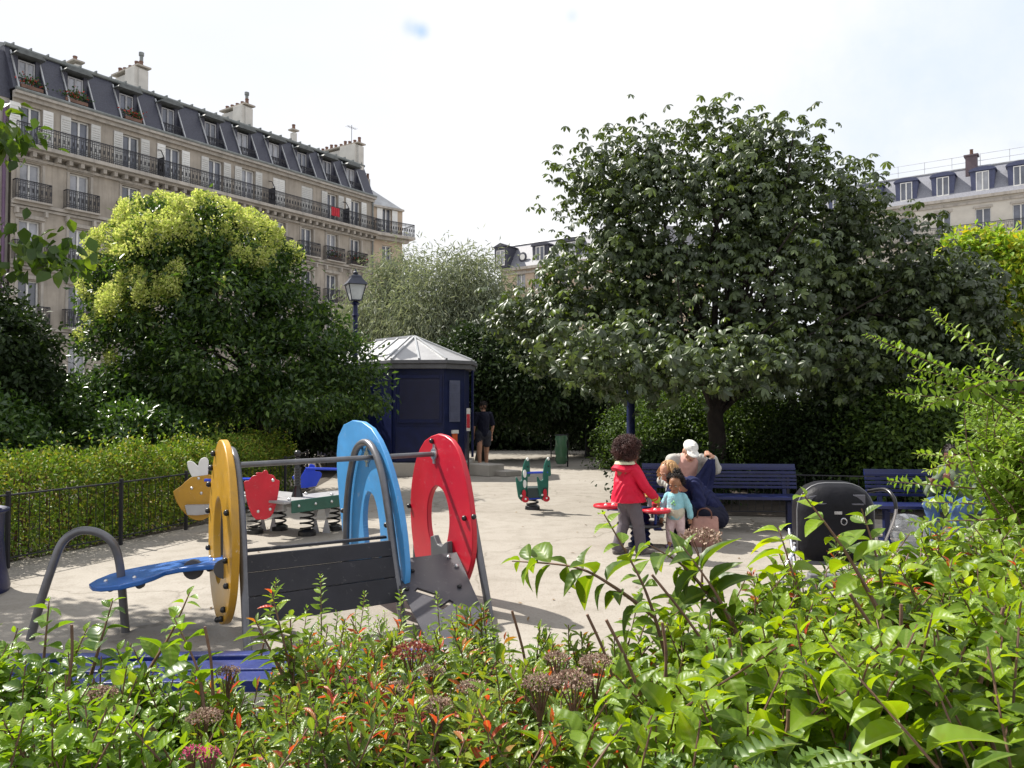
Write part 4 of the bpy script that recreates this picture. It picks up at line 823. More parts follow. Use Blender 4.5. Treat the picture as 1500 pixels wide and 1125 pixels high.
q = MB(); prof = [(-.075, .25, 0), (-.07, .5, 0), (-.05, .75, 0), (-.02, .91, 0), (.02, .985, 0), (.08, 1.0, .0), (.18, 1.0, .01), (.3, .97, .0), (.42, .88, -.03)]; n = None; vs = []
for y, sc, dz in prof:
    o_ = rr_(.56, .40, 1.01, .21); n = len(o_); vs += [(x * sc, y, .70 + (z - .70) * sc + dz) for x, z in o_]
q.add(vs, [(i * n + k, i * n + (k + 1) % n, (i + 1) * n + (k + 1) % n, (i + 1) * n + k) for i in range(len(prof) - 1) for k in range(n)] + [tuple(range(n))[::-1]]); hd = sfin(q, 'hood', M_fab)
q = MB(); q.tube([(x, .05, z) for x, z in rr_(.562, .398, 1.012, .211)], .007, 6, closed=True); sfin(q, 'piping', mat('grey_piping', (.16, .16, .17), .5), hd)
q = MB(); q.tube([(.03 + .021 * math.cos(t), -.078, .735 + .024 * math.sin(t)) for t in np.linspace(0, 2 * pi, 24, endpoint=False)], .005, 6, closed=True); q.box((-.01, -.072, .80), (.055, .008, .022)); sfin(q, 'badge', M_al, hd)
q = MB(); q.box((0, -.058, .865), (.36, .012, .012)); q.box((-.13, -.03, .91), (.16, .012, .045), Matrix.Rotation(R(-14), 3, 'Y')); q.box((.15, -.04, .885), (.09, .012, .10)); sfin(q, 'hood_window', mat('film_with_gloss', (.10, .10, .12), .15), hd, smooth=False, bevel=.004)  # windows enlarged and lightened to give the gloss patches on the hood
for s_ in (1,):
    q = MB(); q.tube(smoothpath([(s_ * .26, .1, .95), (s_ * .33, -.06, .98), (s_ * .36, -.16, .93), (s_ * .37, -.18, .85)], 5), .014, 10); sfin(q, 'handle', M_bolt)
for s_ in (-1, 1):
    q = MB(); q.tube(smoothpath([(s_ * .37, -.18, .86), (s_ * .36, -.15, .76), (s_ * .31, .0, .5), (s_ * .30, .34, .12)] if s_ > 0 else [(-.31, .03, .55), (-.305, .15, .36), (-.30, .34, .12)], 5), .011, 10); q.tube([(s_ * .30, .26, .62), (s_ * .31, -.22, .10)], .014, 10); sfin(q, 'frame', M_al)
    for yy in (-.24, .42):
        q = MB(); q.lathe([(.055, -.02), (.085, -.018), (.09, 0), (.085, .018), (.055, .02)], (s_ * .33, yy, .09), 20, (1, 0, 0)); wo_ = sfin(q, 'wheel', M_bolt); q = MB(); q.lathe([(.05, -.022), (.05, .022)], (s_ * .33, yy, .09), 14, (1, 0, 0)); sfin(q, 'hub', M_al, wo_)
q = MB(); q.tube(smoothpath([(-.31, .0, .52), (-.40, -.10, .38), (-.47, -.16, .22), (-.52, -.18, .08)], 5), .015, 10); sfin(q, 'frame', M_al)
q = MB(); q.box((0, .22, .42), (.44, .46, .06)); q.box((0, -.02, .25), (.46, .4, .02)); q.box((-.12, -.16, .30), (.26, .1, .12)); sfin(q, 'basket', mat('grey_fabric', (.12, .12, .13), .7), bevel=.01)
M_film = mat('clear_film', (.36, .38, .41), .12, var=.5, scale=9, bump=1.0, bscale=14, spec=.8)
q = MB(); q.ball((2.95, 5.94, .62), (.13, .08, .2), 22)
for v in q.v: v += Vector((math.sin(v.z * 31 + v.x * 17), math.sin(v.x * 41 + v.z * 13), math.sin(v.x * 27))) * .018
tag(q.build('plastic_bag', M_film, smooth=True), 'crumpled clear plastic bag hanging from the stroller handle', 'plastic bag')
# film bag lets light through; fallen leaves on the ground
nt_ = M_film.node_tree; ob = [n_ for n_ in nt_.nodes if n_.type == 'OUTPUT_MATERIAL'][0]; sr = ob.inputs[0].links[0].from_socket; tb2 = N(nt_, 'BsdfTransparent'); ms_ = N(nt_, 'MixShader'); ms_.inputs[0].default_value = .5
nt_.links.new(sr, ms_.inputs[1]); nt_.links.new(tb2.outputs[0], ms_.inputs[2]); nt_.links.new(ms_.outputs[0], ob.inputs[0])
n = 240; C = np.stack([rng.uniform(-5, 6, n), rng.uniform(4.5, 20, n), np.full(n, .008)], 1); C[:, 0] *= C[:, 1] / 12
fl_o = leafmesh('fallen_leaves', C, np.concatenate([rdir(n)[:, :2], np.full((n, 1), .05)], 1), rdir(n) * .25 + [0, 0, 1], rng.uniform(.025, .06, n), rng.uniform(.015, .03, n), T_OV, leafmat('dry_leaf', [(0, (.10, .06, .03)), (1, (.26, .17, .08))], .1, .7, .2))
tag(fl_o, None, None, kind='stuff')
# ---------- people: every body is one continuous surface grown from tapered limbs, clothes are surfaces of their own over it
M_skA = mat('brown_skin', (.26, .125, .065), .5, var=.08, scale=9, spec=.4)
M_skB = mat('fair_skin', (.50, .27, .18), .5, var=.10, scale=9, spec=.4)
M_skC = mat('dark_skin', (.11, .045, .028), .5, var=.10, scale=9, spec=.4)
def cloth(name, c, **k): return mat(name, c, k.pop('rough', .85), var=k.pop('var', .12), scale=k.pop('scale', 7), bump=k.pop('bump', .5), bscale=k.pop('bscale', 16), spec=.25, **k)
def flesh(name, prims, m, root, vox=.007, it=4, disp=0.0):
    q = MB()
    for p in prims:
        if p[0] == 'c': q.cone(p[1], p[2], p[3], p[4], 14)
        else: q.ball(p[1], p[2], 16, p[3] if len(p) > 3 else None)
    W = WM[root.name]; q.v = [W @ v for v in q.v]; o = q.build(name, m, root)
    r = o.modifiers.new('r', 'REMESH'); r.mode = 'VOXEL'; r.voxel_size = vox; r.use_smooth_shade = True
    s = o.modifiers.new('s', 'SMOOTH'); s.factor = .5; s.iterations = it
    bpy.context.view_layer.update(); dg = bpy.context.evaluated_depsgraph_get(); me = bpy.data.meshes.new_from_object(o.evaluated_get(dg)); o.modifiers.clear(); o.data = me
    if not me.materials: me.materials.append(m)
    if disp:   # folds of the cloth
        n = len(me.vertices); co = np.empty(n * 3, np.float32); no = np.empty(n * 3, np.float32); me.vertices.foreach_get('co', co); me.vertices.foreach_get('normal', no); co = co.reshape(-1, 3); no = no.reshape(-1, 3)
        f = np.sin(co[:, 2] * 55 + 9 * np.sin(co[:, 0] * 14 + 2) + 7 * np.sin(co[:, 1] * 13)) * .6 + np.sin(co[:, 2] * 24 + co[:, 0] * 37 - co[:, 1] * 21) * .5
        me.vertices.foreach_set('co', (co + no * (f * disp)[:, None]).ravel()); me.update()
    for p in me.polygons: p.use_smooth = True
    return o
def V(*a): return Vector(a)
def handp(w, d, side, s=1.0, curl=.35):
    """palm, four unequal fingers with a bend, and a thumb from the palm's side"""
    w, d, side = Vector(w), Vector(d).normalized(), Vector(side).normalized(); nn = d.cross(side).normalized(); pr = [('c', w, .022 * s, w + d * .045 * s, .024 * s)]; pm = w + d * .055 * s
    for k in (-1.5, -.5, .5, 1.5): pr.append(('c', w + d * .02 * s + side * k * .012 * s, .014 * s, w + d * .08 * s + side * k * .019 * s, .0115 * s))
    for k, l in ((-1.5, .058), (-.5, .072), (.5, .078), (1.5, .070)):
        a = w + d * .085 * s + side * k * .020 * s; b = a + (d * math.cos(curl) - nn * math.sin(curl)) * l * .5 * s; c = b + (d * math.cos(curl * 2.4) - nn * math.sin(curl * 2.4)) * l * .5 * s
        pr += [('c', a, .0095 * s, b, .0088 * s), ('c', b, .0088 * s, c, .0072 * s)]
    a = w + d * .03 * s + side * .024 * s; b = a + (d * .6 + side * .75 - nn * .25) * .034 * s; pr += [('c', a, .013 * s, b, .0105 * s), ('c', b, .0105 * s, b + (d * .9 + side * .2 - nn * .3) * .028 * s, .008 * s)]
    return pr
def headp(c, f, up, s=1.0):
    """head with brow, nose, mouth, chin, ears; c centre, f the way it looks"""
    f, up = Vector(f).normalized(), Vector(up).normalized(); up = (up - f * up.dot(f)).normalized(); r = f.cross(up); c = Vector(c); M = Matrix((r, f, up)).transposed().to_quaternion()
    L_ = lambda x, y, z: c + r * x * s + f * y * s + up * z * s
    pr = [('e', L_(0, -.012, .02), (.073 * s, .092 * s, .088 * s), M), ('e', L_(0, .022, -.03), (.058 * s, .066 * s, .072 * s), M), ('c', L_(-.025, .066, -.075), .018 * s, L_(.025, .066, -.075), .018 * s), ('e', L_(0, .072, -.088), (.026 * s, .02 * s, .018 * s), M)]
    pr += [('c', L_(0, .082, .012), .009 * s, L_(0, .103, -.026), .014 * s), ('c', L_(-.011, .092, -.030), .009 * s, L_(.011, .092, -.030), .009 * s), ('c', L_(-.04, .074, .026), .010 * s, L_(.04, .074, .026), .010 * s), ('c', L_(-.016, .082, -.056), .009 * s, L_(.016, .082, -.056), .009 * s)]
    for q in (-1, 1): pr += [('e', L_(q * .045, .055, -.03), (.022 * s, .02 * s, .026 * s), M), ('e', L_(q * .075, -.012, -.008), (.010 * s, .022 * s, .032 * s), M)]
    return pr, L_
def facebits(root, body, Lh, s, lip=(.35, .09, .08), eye=(.05, .025, .015)):
    W = WM[root.name]
    for q in (-1, 1):
        e = MB(); e.ball(Lh(q * .030, .0685, .007), .0118 * s, 12); e.v = [W @ v for v in e.v]; eo = e.build('eye', mat('eye_white', (.45, .42, .39), .25, var=.03), body)
        e = MB(); e.ball(Lh(q * .030, .0755, .005), .0068 * s, 8); e.v = [W @ v for v in e.v]; e.build('iris', mat('iris', eye, .15), eo)
        e = MB(); e.tube([Lh(q * .016, .088, .03), Lh(q * .032, .086, .037), Lh(q * .048, .074, .031)], [.003 * s, .004 * s, .002 * s], 6); e.v = [W @ v for v in e.v]; e.build('eyebrow', mat('dark_brow', (.03, .018, .012), .9), body)
    e = MB(); e.tube([Lh(-.024, .084, -.052), Lh(-.008, .0925, -.050), Lh(0, .0925, -.052), Lh(.008, .0925, -.050), Lh(.024, .084, -.052)], [.002 * s, .005 * s, .005 * s, .005 * s, .002 * s], 6); e.tube([Lh(-.02, .084, -.058), Lh(0, .0915, -.061), Lh(.02, .084, -.058)], [.002 * s, .0055 * s, .002 * s], 6); e.v = [W @ v for v in e.v]; e.build('mouth', mat('lips_%d' % int(lip[0] * 100), lip, .45), body)
def curls(root, c, rad, m, n, rc=.016, rt=.0045, name='hair', keep=None, ln=.05):
    q = MB(); c = Vector(c); W = WM[root.name]; d = rdir(n * 3); k = 0
    q.ball(c, [x * .88 for x in rad], 16)
    for v in d:
        v = Vector(v)
        if keep and not keep(v): continue
        p = c + Vector((v.x * rad[0], v.y * rad[1], v.z * rad[2])) * random.uniform(.82, 1.0) * (1 + .10 * math.sin(v.x * 5 + v.z * 4 + 1) + .08 * math.sin(v.y * 7 - v.z * 6)); ax = (v + Vector(rdir(1)[0]) * .7).normalized(); e1 = ax.orthogonal().normalized(); e2 = ax.cross(e1); ph = random.random() * 6
        q.tube([p + ax * (ln * t / 9) + (e1 * math.cos(ph + t * 1.3) + e2 * math.sin(ph + t * 1.3)) * rc * (.6 + .4 * t / 9) for t in range(10)], [rt] * 8 + [rt * .8, rt * .3], 4); k += 1
        if k >= n: break
    q.v = [W @ v for v in q.v]; return q.build(name, m, root)
def strands(root, starts, m, r=.004, name='hair'):
    q = MB(); W = WM[root.name]
    for p in starts: q.tube(smoothpath(p, 4), [r] * (4 * (len(p) - 1)) + [r * .4], 4)
    q.v = [W @ v for v in q.v]; return q.build(name, m, root)
def shoe(a, f, s, up=.0):
    a, f = Vector(a), Vector(f).normalized(); return [('c', a + f * -.035 * s + V(0, 0, .028 * s), .036 * s, a + f * .06 * s + V(0, 0, .03 * s), .038 * s), ('c', a + f * .06 * s + V(0, 0, .028 * s), .036 * s, a + f * .135 * s + V(0, 0, .024 * s), .028 * s), ('c', a + V(0, 0, .03 * s), .036 * s, a + V(0, 0, .085 * s), .034 * s)]
M_hairA = mat('auburn_black_hair', (.055, .018, .014), .6, var=.5, scale=14)
M_hairK = mat('black_hair', (.016, .009, .007), .6, var=.4, scale=14)
M_blond = mat('strawberry_hair', (.42, .20, .07), .55, var=.35, scale=22, col2=(.55, .33, .14))

# girl in the red jacket (local: y forward, x to her right)
g1 = G(921, 812); gl = thing('person', 'child in a red hooded jacket and grey trousers seen from behind', 'person', g1, R(-62))
hd, Lh = headp((0, .03, 1.085), (.0, 1, -.28), (0, 0, 1), .98)
hands = [V(.175, .235, .60), V(-.16, .12, .58)]
EL = {1: V(.20, .07, .745), -1: V(-.19, .0, .75)}
body = hd + [('c', V(0, .0, .93), .05, V(0, .02, 1.05), .045), ('c', V(0, 0, .62), .115, V(0, -.005, .90), .12), ('c', V(-.11, 0, .92), .05, V(.11, 0, .92), .05)]
for s_, hw in ((1, hands[0]), (-1, hands[1])): el = EL[s_]; body += [('c', V(s_ * .125, 0, .91), .045, el, .036), ('c', el, .036, hw, .026)] + handp(hw, (0, .55, -.8), (-s_, .1, 0), .72, .5)
an = [V(.065, .12, .075), V(-.075, -.09, .075)]; kn = [V(.075, .07, .34), V(-.07, .0, .34)]
for a, k, s_ in ((an[0], kn[0], 1), (an[1], kn[1], -1)): body += [('c', V(s_ * .065, 0, .61), .078, k, .052), ('c', k, .05, a, .034), ('c', a, .034, a + V(0, .09, -.045), .026)]
bo = flesh('body', body, M_skA, gl, .006)
facebits(gl, bo, Lh, .98)
M_rj = cloth('red_jacket', (.56, .008, .04), rough=.6, bump=.7, bscale=10)
jk = [('c', V(0, .0, .64), .165, V(0, 0, .90), .122), ('c', V(0, -.03, .585), .178, V(0, -.02, .72), .15), ('c', V(.03, .03, .585), .155, V(0, 0, .8), .14), ('c', V(-.12, 0, .915), .062, V(.12, 0, .915), .062)]
for s_, hw in ((1, hands[0]), (-1, hands[1])): SL = globals().setdefault('SL', []); el = EL[s_]; SL.append([('c', V(s_ * .118, 0, .915), .066, el, .056), ('c', el, .056, hw.lerp(el, .12), .047)])
# cut the hem flat: the lowest balls are trimmed by building the skirt as a bell
jo = flesh('jacket', jk, M_rj, gl, .008, 5, .007)
for s__ in SL: flesh('sleeve', s__, M_rj, jo, .007, 4, .004)
co = [v for v in jo.data.vertices]
for v in co:
    if v.co.z < .575: v.co.z = .575 - (.575 - v.co.z) * .12
q = MB(); W = WM[gl.name]; n = 30; vs = []
for i, (r, z, dy) in enumerate(((.095, .985, .01), (.125, .965, -.02), (.145, .93, -.04), (.13, .905, -.045), (.10, .90, -.03))): vs += [V(r * math.cos(2 * pi * k / n) * 1.02, dy + r * math.sin(2 * pi * k / n) * (.85 if math.sin(2 * pi * k / n) > 0 else 1.1), z - .05 * max(0, math.sin(2 * pi * k / n)) + .012 * math.sin(6 * pi * k / n)) for k in range(n)]
q.add([W @ v for v in vs], [(i * n + k, i * n + (k + 1) % n, (i + 1) * n + (k + 1) % n, (i + 1) * n + k) for i in range(4) for k in range(n)]); q.build('hood', M_rj, jo)
q = MB(); vs = []
for i, (r, z, dy) in enumerate(((.062, .985, .02), (.085, 1.012, .0), (.112, 1.0, -.02), (.118, .975, -.025))): vs += [V(r * math.cos(2 * pi * k / n) * 1.04, dy + r * math.sin(2 * pi * k / n) * (.8 if math.sin(2 * pi * k / n) > 0 else 1.15), z - .05 * max(0, math.sin(2 * pi * k / n))) for k in range(n)]
q.add([W @ v for v in vs], [(i * n + k, i * n + (k + 1) % n, (i + 1) * n + (k + 1) % n, (i + 1) * n + k) for i in range(3) for k in range(n)]); q.build('hood_lining', cloth('cream_fleece', (.62, .60, .42), bscale=60), jo)
cf_ = [('c', hands[0].lerp(EL[1], .12), .05, hands[0].lerp(EL[1], -.04), .044)]; flesh('cuff', cf_, cloth('lime_cuff', (.32, .40, .03)), jo, .006)
tr = [('c', V(0, 0, .60), .118, V(0, 0, .66), .11)]
for a, k, s_ in ((an[0], kn[0], 1), (an[1], kn[1], -1)): tr += [('c', V(s_ * .062, 0, .60), .095, k, .068), ('c', k, .068, a + V(0, -.005, .0), .062)]
flesh('trousers', tr, cloth('grey_trousers', (.115, .10, .115)), gl, .007, 4, .004)
flesh('shoes', shoe(V(.065, .12, 0), (.25, 1, 0), .98) + shoe(V(-.075, -.09, 0), (-.1, 1, 0), .98), cloth('grey_shoes', (.15, .13, .12), bscale=40), gl, .006)
curls(gl, (0, -.018, 1.135), (.125, .128, .118), M_hairA, 1500, .010, .0024, ln=.06, keep=lambda v: not (v.y > .45 and v.z < .35) and v.z > -.75)

# toddler in light blue
t1 = G(990, 801); td = thing('person', 'toddler in a light blue sweater and pale pink trousers', 'person', t1, R(157))
hd, Lh = headp((0, .035, .715), (.12, 1, -.5), (0, .2, 1), .86)
ha = [V(.155, .05, .335), V(-.165, -.01, .34)]
body = hd + [('c', V(0, 0, .58), .038, V(0, .02, .66), .036), ('c', V(0, 0, .40), .092, V(0, 0, .56), .085), ('c', V(-.075, 0, .575), .035, V(.075, 0, .575), .035)]
for s_, hw in ((1, ha[0]), (-1, ha[1])): el = V(s_ * .145, -.02, .45); body += [('c', V(s_ * .09, 0, .57), .034, el, .028), ('c', el, .028, hw, .021)] + handp(hw, (0, .25, -1), (-s_, .1, 0), .56, .5)
an = [V(.06, .03, .06), V(-.062, -.06, .06)]; kn = [V(.06, .03, .21), V(-.052, .0, .21)]
for a, k, s_ in ((an[0], kn[0], 1), (an[1], kn[1], -1)): body += [('c', V(s_ * .048, 0, .39), .062, k, .043), ('c', k, .042, a, .03), ('c', a, .03, a + V(0, .065, -.035), .022)]
bo = flesh('body', body, M_skA, td, .0055); facebits(td, bo, Lh, .86)
sw = [('c', V(0, .005, .39), .108, V(0, 0, .545), .096), ('c', V(-.08, 0, .575), .046, V(.08, 0, .575), .046)]
for s_, hw in ((1, ha[0]), (-1, ha[1])): el = V(s_ * .147, -.02, .45); sw += [('c', V(s_ * .09, 0, .57), .046, el, .042), ('c', el, .042, hw.lerp(el, .12), .035)]
so = flesh('sweater', sw, cloth('pale_blue_knit', (.26, .52, .58), bscale=30), td, .006, 4, .003)
q = MB(); q.ball(W @ V(0, 0, 0), .0001, 6); q = MB(); Wt = WM[td.name]
for x, z, c in ((.0, .52, 0), (.02, .50, 1), (-.012, .49, 2)): q.ball(Wt @ V(x, .098, z), (.012, .012, .014), 8)
q.build('print', mat('print_green', (.25, .55, .25), .7), so)
flesh('undershirt', [('c', V(0, .005, .395), .11, V(0, 0, .41), .108)], cloth('beige_hem', (.50, .46, .36)), td, .007, 3)
tr = [('c', V(0, 0, .35), .09, V(0, 0, .38), .088)]
for a, k, s_ in ((an[0], kn[0], 1), (an[1], kn[1], -1)): tr += [('c', V(s_ * .048, 0, .355), .066, k, .052), ('c', k, .052, a + V(0, 0, .01), .042)]
flesh('trousers', tr, cloth('pale_pink_cotton', (.62, .47, .47), bscale=30), td, .006, 4, .003)
flesh('shoes', shoe(V(.06, .03, 0), (.15, 1, 0), .72) + shoe(V(-.062, -.06, 0), (-.3, 1, 0), .72), cloth('purple_shoes', (.14, .11, .20), bscale=40), td, .005)
curls(td, (0, -.01, .762), (.083, .095, .075), M_hairK, 800, .007, .0018, keep=lambda v: not (v.y > .3 and v.z < .35) and v.z > -.6, ln=.035)
curls(td, (0, -.03, .845), (.045, .045, .035), M_hairK, 110, .008, .003, name='bun', ln=.03)

# woman crouching behind the toddler (she faces left, towards the springer)
w1 = G(1024, 794); wm = thing('person', 'woman with strawberry blond hair crouching in a navy sweater behind the toddler', 'person', w1, R(118))
hd, Lh = headp((.02, .44, .845), (.05, 1, -.75), (0, .5, 1), 1.06)
hand1, hand2 = V(-.05, .36, .44), V(.20, .40, .42)
sh = [V(-.16, .20, .70), V(.17, .20, .70)]; el = [V(-.22, .16, .47), V(.27, .24, .46)]
hip = V(0, -.20, .30); body = hd + [('c', hip, .12, V(0, -.05, .50), .12), ('c', V(0, -.05, .50), .12, V(0, .16, .66), .115), ('c', sh[0], .06, sh[1], .06), ('c', V(0, .2, .70), .06, V(.01, .38, .79), .052)]
for i, (hw, s_) in enumerate(((hand1, 1), (hand2, -1))): body += [('c', sh[i], .055, el[i], .045), ('c', el[i], .044, hw, .03)] + handp(hw, (.1 * s_, .8, -.4), (s_, 0, .1), 1.0, .6)
kn = [V(-.13, .27, .42), V(.14, .22, .14)]; an = [V(-.12, .10, .08), V(.14, -.24, .10)]
for k, a, s_ in ((kn[0], an[0], -1), (kn[1], an[1], 1)): body += [('c', hip + V(s_ * .1, 0, -.02), .105, k, .07), ('c', k, .065, a, .042)]
body += [('c', an[0], .042, an[0] + V(0, .15, -.05), .03), ('c', an[1], .042, an[1] + V(0, -.02, -.07), .035)]
bo = flesh('body', body, M_skB, wm, .007); facebits(wm, bo, Lh, 1.06, eye=(.06, .10, .12))
sw = [('c', hip + V(0, -.02, .05), .14, V(0, -.06, .50), .14), ('c', V(0, -.06, .50), .14, V(0, .13, .645), .135), ('c', sh[0], .078, sh[1], .078)]
for i, hw in enumerate((hand1, hand2)): sw += [('c', sh[i], .076, el[i], .064), ('c', el[i], .064, hw.lerp(el[i], .2), .045)]
flesh('sweater', sw, cloth('navy_knit', (.012, .016, .06), bscale=30), wm, .009, 5, .010)
tr = [('c', hip + V(-.07, 0, 0), .135, hip + V(.07, 0, 0), .135)]
for k, a, s_ in ((kn[0], an[0], -1), (kn[1], an[1], 1)): tr += [('c', hip + V(s_ * .1, 0, -.02), .13, k, .088), ('c', k, .086, a, .06)]
flesh('trousers', tr, cloth('dark_denim', (.009, .010, .024), bscale=30), wm, .009, 4, .004)
flesh('shoes', shoe(V(-.12, .10, 0), (0, 1, 0), 1.25) + [('c', V(.14, -.22, .05), .042, V(.14, -.10, .035), .036), ('c', V(.14, -.25, .10), .04, V(.14, -.24, .04), .042)], cloth('black_shoes', (.02, .02, .022)), wm, .008)
c0 = V(.02, .425, .87); hs_ = []
for v in rdir(620):
    v = Vector(v)
    if v.y > .35 and v.z < .75: continue
    if v.z < -.35: continue
    p = c0 + V(v.x * .09, v.y * .105, v.z * .105); b = p + V(v.x * .03, v.y * .03 + .01, -.03 + v.z * .01); hs_.append([p, b, b + V(v.x * .025 + random.gauss(0, .012), v.y * .01 + random.gauss(0, .012), -.07)])
q = MB(); ho = strands(wm, hs_, M_blond, .006); flesh('hair_cap', [('e', c0 + V(0, -.01, .01), (.09, .105, .10))], M_blond, ho, .008)

# man on the bench
m1 = Vector((2.2, 10.18, 0)); mn = thing('person', 'seated man in white flat cap, pink shirt and open pale jacket', 'person', m1, R(188))
hd, Lh = headp((0, .20, 1.03), (.05, 1, -.75), (0, .5, 1), 1.08)
hip = V(0, -.02, .54); sh = [V(-.19, .07, .91), V(.19, .07, .91)]; el = [V(-.36, .14, .80), V(.33, .12, .66)]; hw = [V(-.29, .22, .955), V(.26, .33, .60)]
body = hd + [('c', hip, .15, V(0, .0, .72), .14), ('c', V(0, 0, .72), .14, V(0, .06, .88), .135), ('c', sh[0], .065, sh[1], .065), ('c', V(0, .08, .92), .06, V(0, .15, .99), .055)]
for i, s_ in ((0, 1), (1, -1)): body += [('c', sh[i], .058, el[i], .045), ('c', el[i], .045, hw[i], .031)]
body += handp(hw[0], (.55, .2, .45), (0, .6, -.5), 1.05, .9) + handp(hw[1], (-.35, .8, -.2), (-1, 0, 0), 1.05, .5)
kn = [V(-.16, .42, .47), V(.15, .44, .47)]; an = [V(-.16, .40, .09), V(.16, .48, .09)]
for k, a, s_ in ((kn[0], an[0], -1), (kn[1], an[1], 1)): body += [('c', V(s_ * .1, 0, .52), .095, k, .068), ('c', k, .064, a, .042), ('c', a, .042, a + V(0, .16, -.05), .03)]
bo = flesh('body', body, M_skB, mn, .007); facebits(mn, bo, Lh, 1.08, eye=(.08, .08, .06))
flesh('shirt', [('c', hip + V(0, .01, .03), .165, V(0, .02, .72), .155), ('c', V(0, .02, .72), .155, V(0, .075, .87), .148), ('c', V(0, .09, .92), .072, V(0, .12, .95), .066)], cloth('pink_shirt', (.56, .33, .28)), mn, .009, 4, .003)
jk = [('c', V(s_ * .10, -.045, .56), .14, V(s_ * .10, .0, .85), .135) for s_ in (-1, 1)] + [('c', sh[0], .085, sh[1], .085)]
for i in (0, 1): jk += [('c', sh[i], .084, el[i], .072), ('c', el[i], .072, hw[i].lerp(el[i], .22), .055)]
flesh('jacket', jk, cloth('pale_grey_jacket', (.40, .39, .36)), mn, .009, 5, .006)
tr = [('c', V(-.08, 0, .52), .14, V(.08, 0, .52), .14)]
for k, a, s_ in ((kn[0], an[0], -1), (kn[1], an[1], 1)): tr += [('c', V(s_ * .1, 0, .52), .118, k, .085), ('c', k, .083, a, .062)]
flesh('trousers', tr, cloth('dark_trousers', (.04, .042, .055)), mn, .009, 4, .004)
flesh('shoes', shoe(V(-.16, .40, 0), (0, 1, 0), 1.3) + shoe(V(.16, .48, 0), (0, 1, 0), 1.3), MC['black_shoes'], mn, .008)
f_ = V(.05, 1, -.75).normalized(); u_ = (V(0, .5, 1) - f_ * V(0, .5, 1).dot(f_)).normalized(); HQ = Matrix((f_.cross(u_), f_, u_)).transposed().to_quaternion()
fl_ = [('e', Lh(0, -.015, .062), (.094, .115, .062), HQ), ('e', Lh(0, .095, .050), (.078, .085, .017), HQ), ('c', Lh(0, .05, .07), .06, Lh(0, .09, .058), .03)]
flesh('cap', fl_, cloth('white_cap', (.66, .65, .61), bscale=40), mn, .005, 6)
q = MB(); Wm_ = WM[mn.name]; n = 9; vs = []
for i in range(n):
    for j in range(7): t = i / (n - 1); u = j / 6; a = hw[0] + V(.03, .05, -.02); vs.append(Wm_ @ (a.lerp(V(-.05, .30, .50), t) + V((u - .5) * (.08 + .34 * t), .03 * math.sin(u * 14 + t * 5) * (.3 + t), -.06 * t * math.sin(u * 3))))
q.add(vs, [(i * 7 + j, i * 7 + j + 1, (i + 1) * 7 + j + 1, (i + 1) * 7 + j) for i in range(n - 1) for j in range(6)]); ck = q.build('dark_garment', MC['navy_knit']); sl = ck.modifiers.new('s', 'SOLIDIFY'); sl.thickness = .02; tag(ck, 'dark navy garment held up by the man in the white cap', 'clothing')
q = MB(); a = Wm_ @ (hw[1] + V(-.04, .1, -.03)); q.ball(a, (.11, .06, .08), 18)
for v in q.v: v += V(math.sin(v.z * 60 + v.x * 30), math.sin(v.x * 70), math.sin(v.x * 50 + v.z * 40)) * .012
tag(q.build('paper_bag', mat('white_paper', (.68, .70, .74), .7, bump=.6, bscale=20)), 'crumpled white bag in the hands of the man in the cap', 'bag')

# person on the right hand bench, mostly behind leaves
p1_ = Vector((5.12, 9.0, 0)); pe = thing('person', 'seated person in a grey green sweater and jeans behind the right hand leaves', 'person', p1_, R(120))
hd, Lh = headp((0, .27, 1.03), (0, 1, -.35), (0, .3, 1), 1.05)
hip = V(0, -.05, .53); sh = [V(-.19, .12, .86), V(.19, .12, .86)]; el = [V(-.26, .25, .62), V(.25, .28, .62)]; hw = [V(-.10, .46, .76), V(.08, .48, .74)]
body = hd + [('c', hip, .15, V(0, .0, .70), .14), ('c', V(0, 0, .70), .14, V(0, .1, .84), .135), ('c', sh[0], .062, sh[1], .062), ('c', V(0, .12, .87), .06, V(0, .2, .97), .052)]
for i, s_ in ((0, 1), (1, -1)): body += [('c', sh[i], .056, el[i], .045), ('c', el[i], .044, hw[i], .03)] + handp(hw[i], (-.1 * s_ * -1, .6, .6), (s_, 0, 0), 1.0, .8)
kn = [V(-.13, .42, .48), V(.13, .46, .50)]; an = [V(-.14, .40, .09), V(.12, .36, .09)]
for k, a, s_ in ((kn[0], an[0], -1), (kn[1], an[1], 1)): body += [('c', V(s_ * .1, 0, .52), .095, k, .066), ('c', k, .062, a, .042), ('c', a, .042, a + V(0, .16, -.05), .03)]
bo = flesh('body', body, M_skC, pe, .0075); facebits(pe, bo, Lh, 1.05, (.16, .04, .035))
sw = [('c', hip + V(0, 0, .04), .165, V(0, .0, .70), .158), ('c', V(0, 0, .70), .158, V(0, .1, .835), .148), ('c', sh[0], .08, sh[1], .08)]
for i in (0, 1): sw += [('c', sh[i], .078, el[i], .066), ('c', el[i], .066, hw[i].lerp(el[i], .2), .05)]
flesh('sweater', sw, cloth('grey_green_knit', (.11, .14, .10)), pe, .009, 5, .006)
tr = [('c', V(-.08, 0, .52), .14, V(.08, 0, .52), .14)]
for k, a, s_ in ((kn[0], an[0], -1), (kn[1], an[1], 1)): tr += [('c', V(s_ * .1, 0, .52), .118, k, .086), ('c', k, .084, a, .064)]
flesh('trousers', tr, cloth('blue_jeans', (.06, .11, .24), bscale=40), pe, .009, 4, .004)
flesh('shoes', shoe(V(-.14, .40, 0), (0, 1, 0), 1.25) + shoe(V(.12, .36, 0), (0, 1, 0), 1.25), MC['black_shoes'], pe, .008)
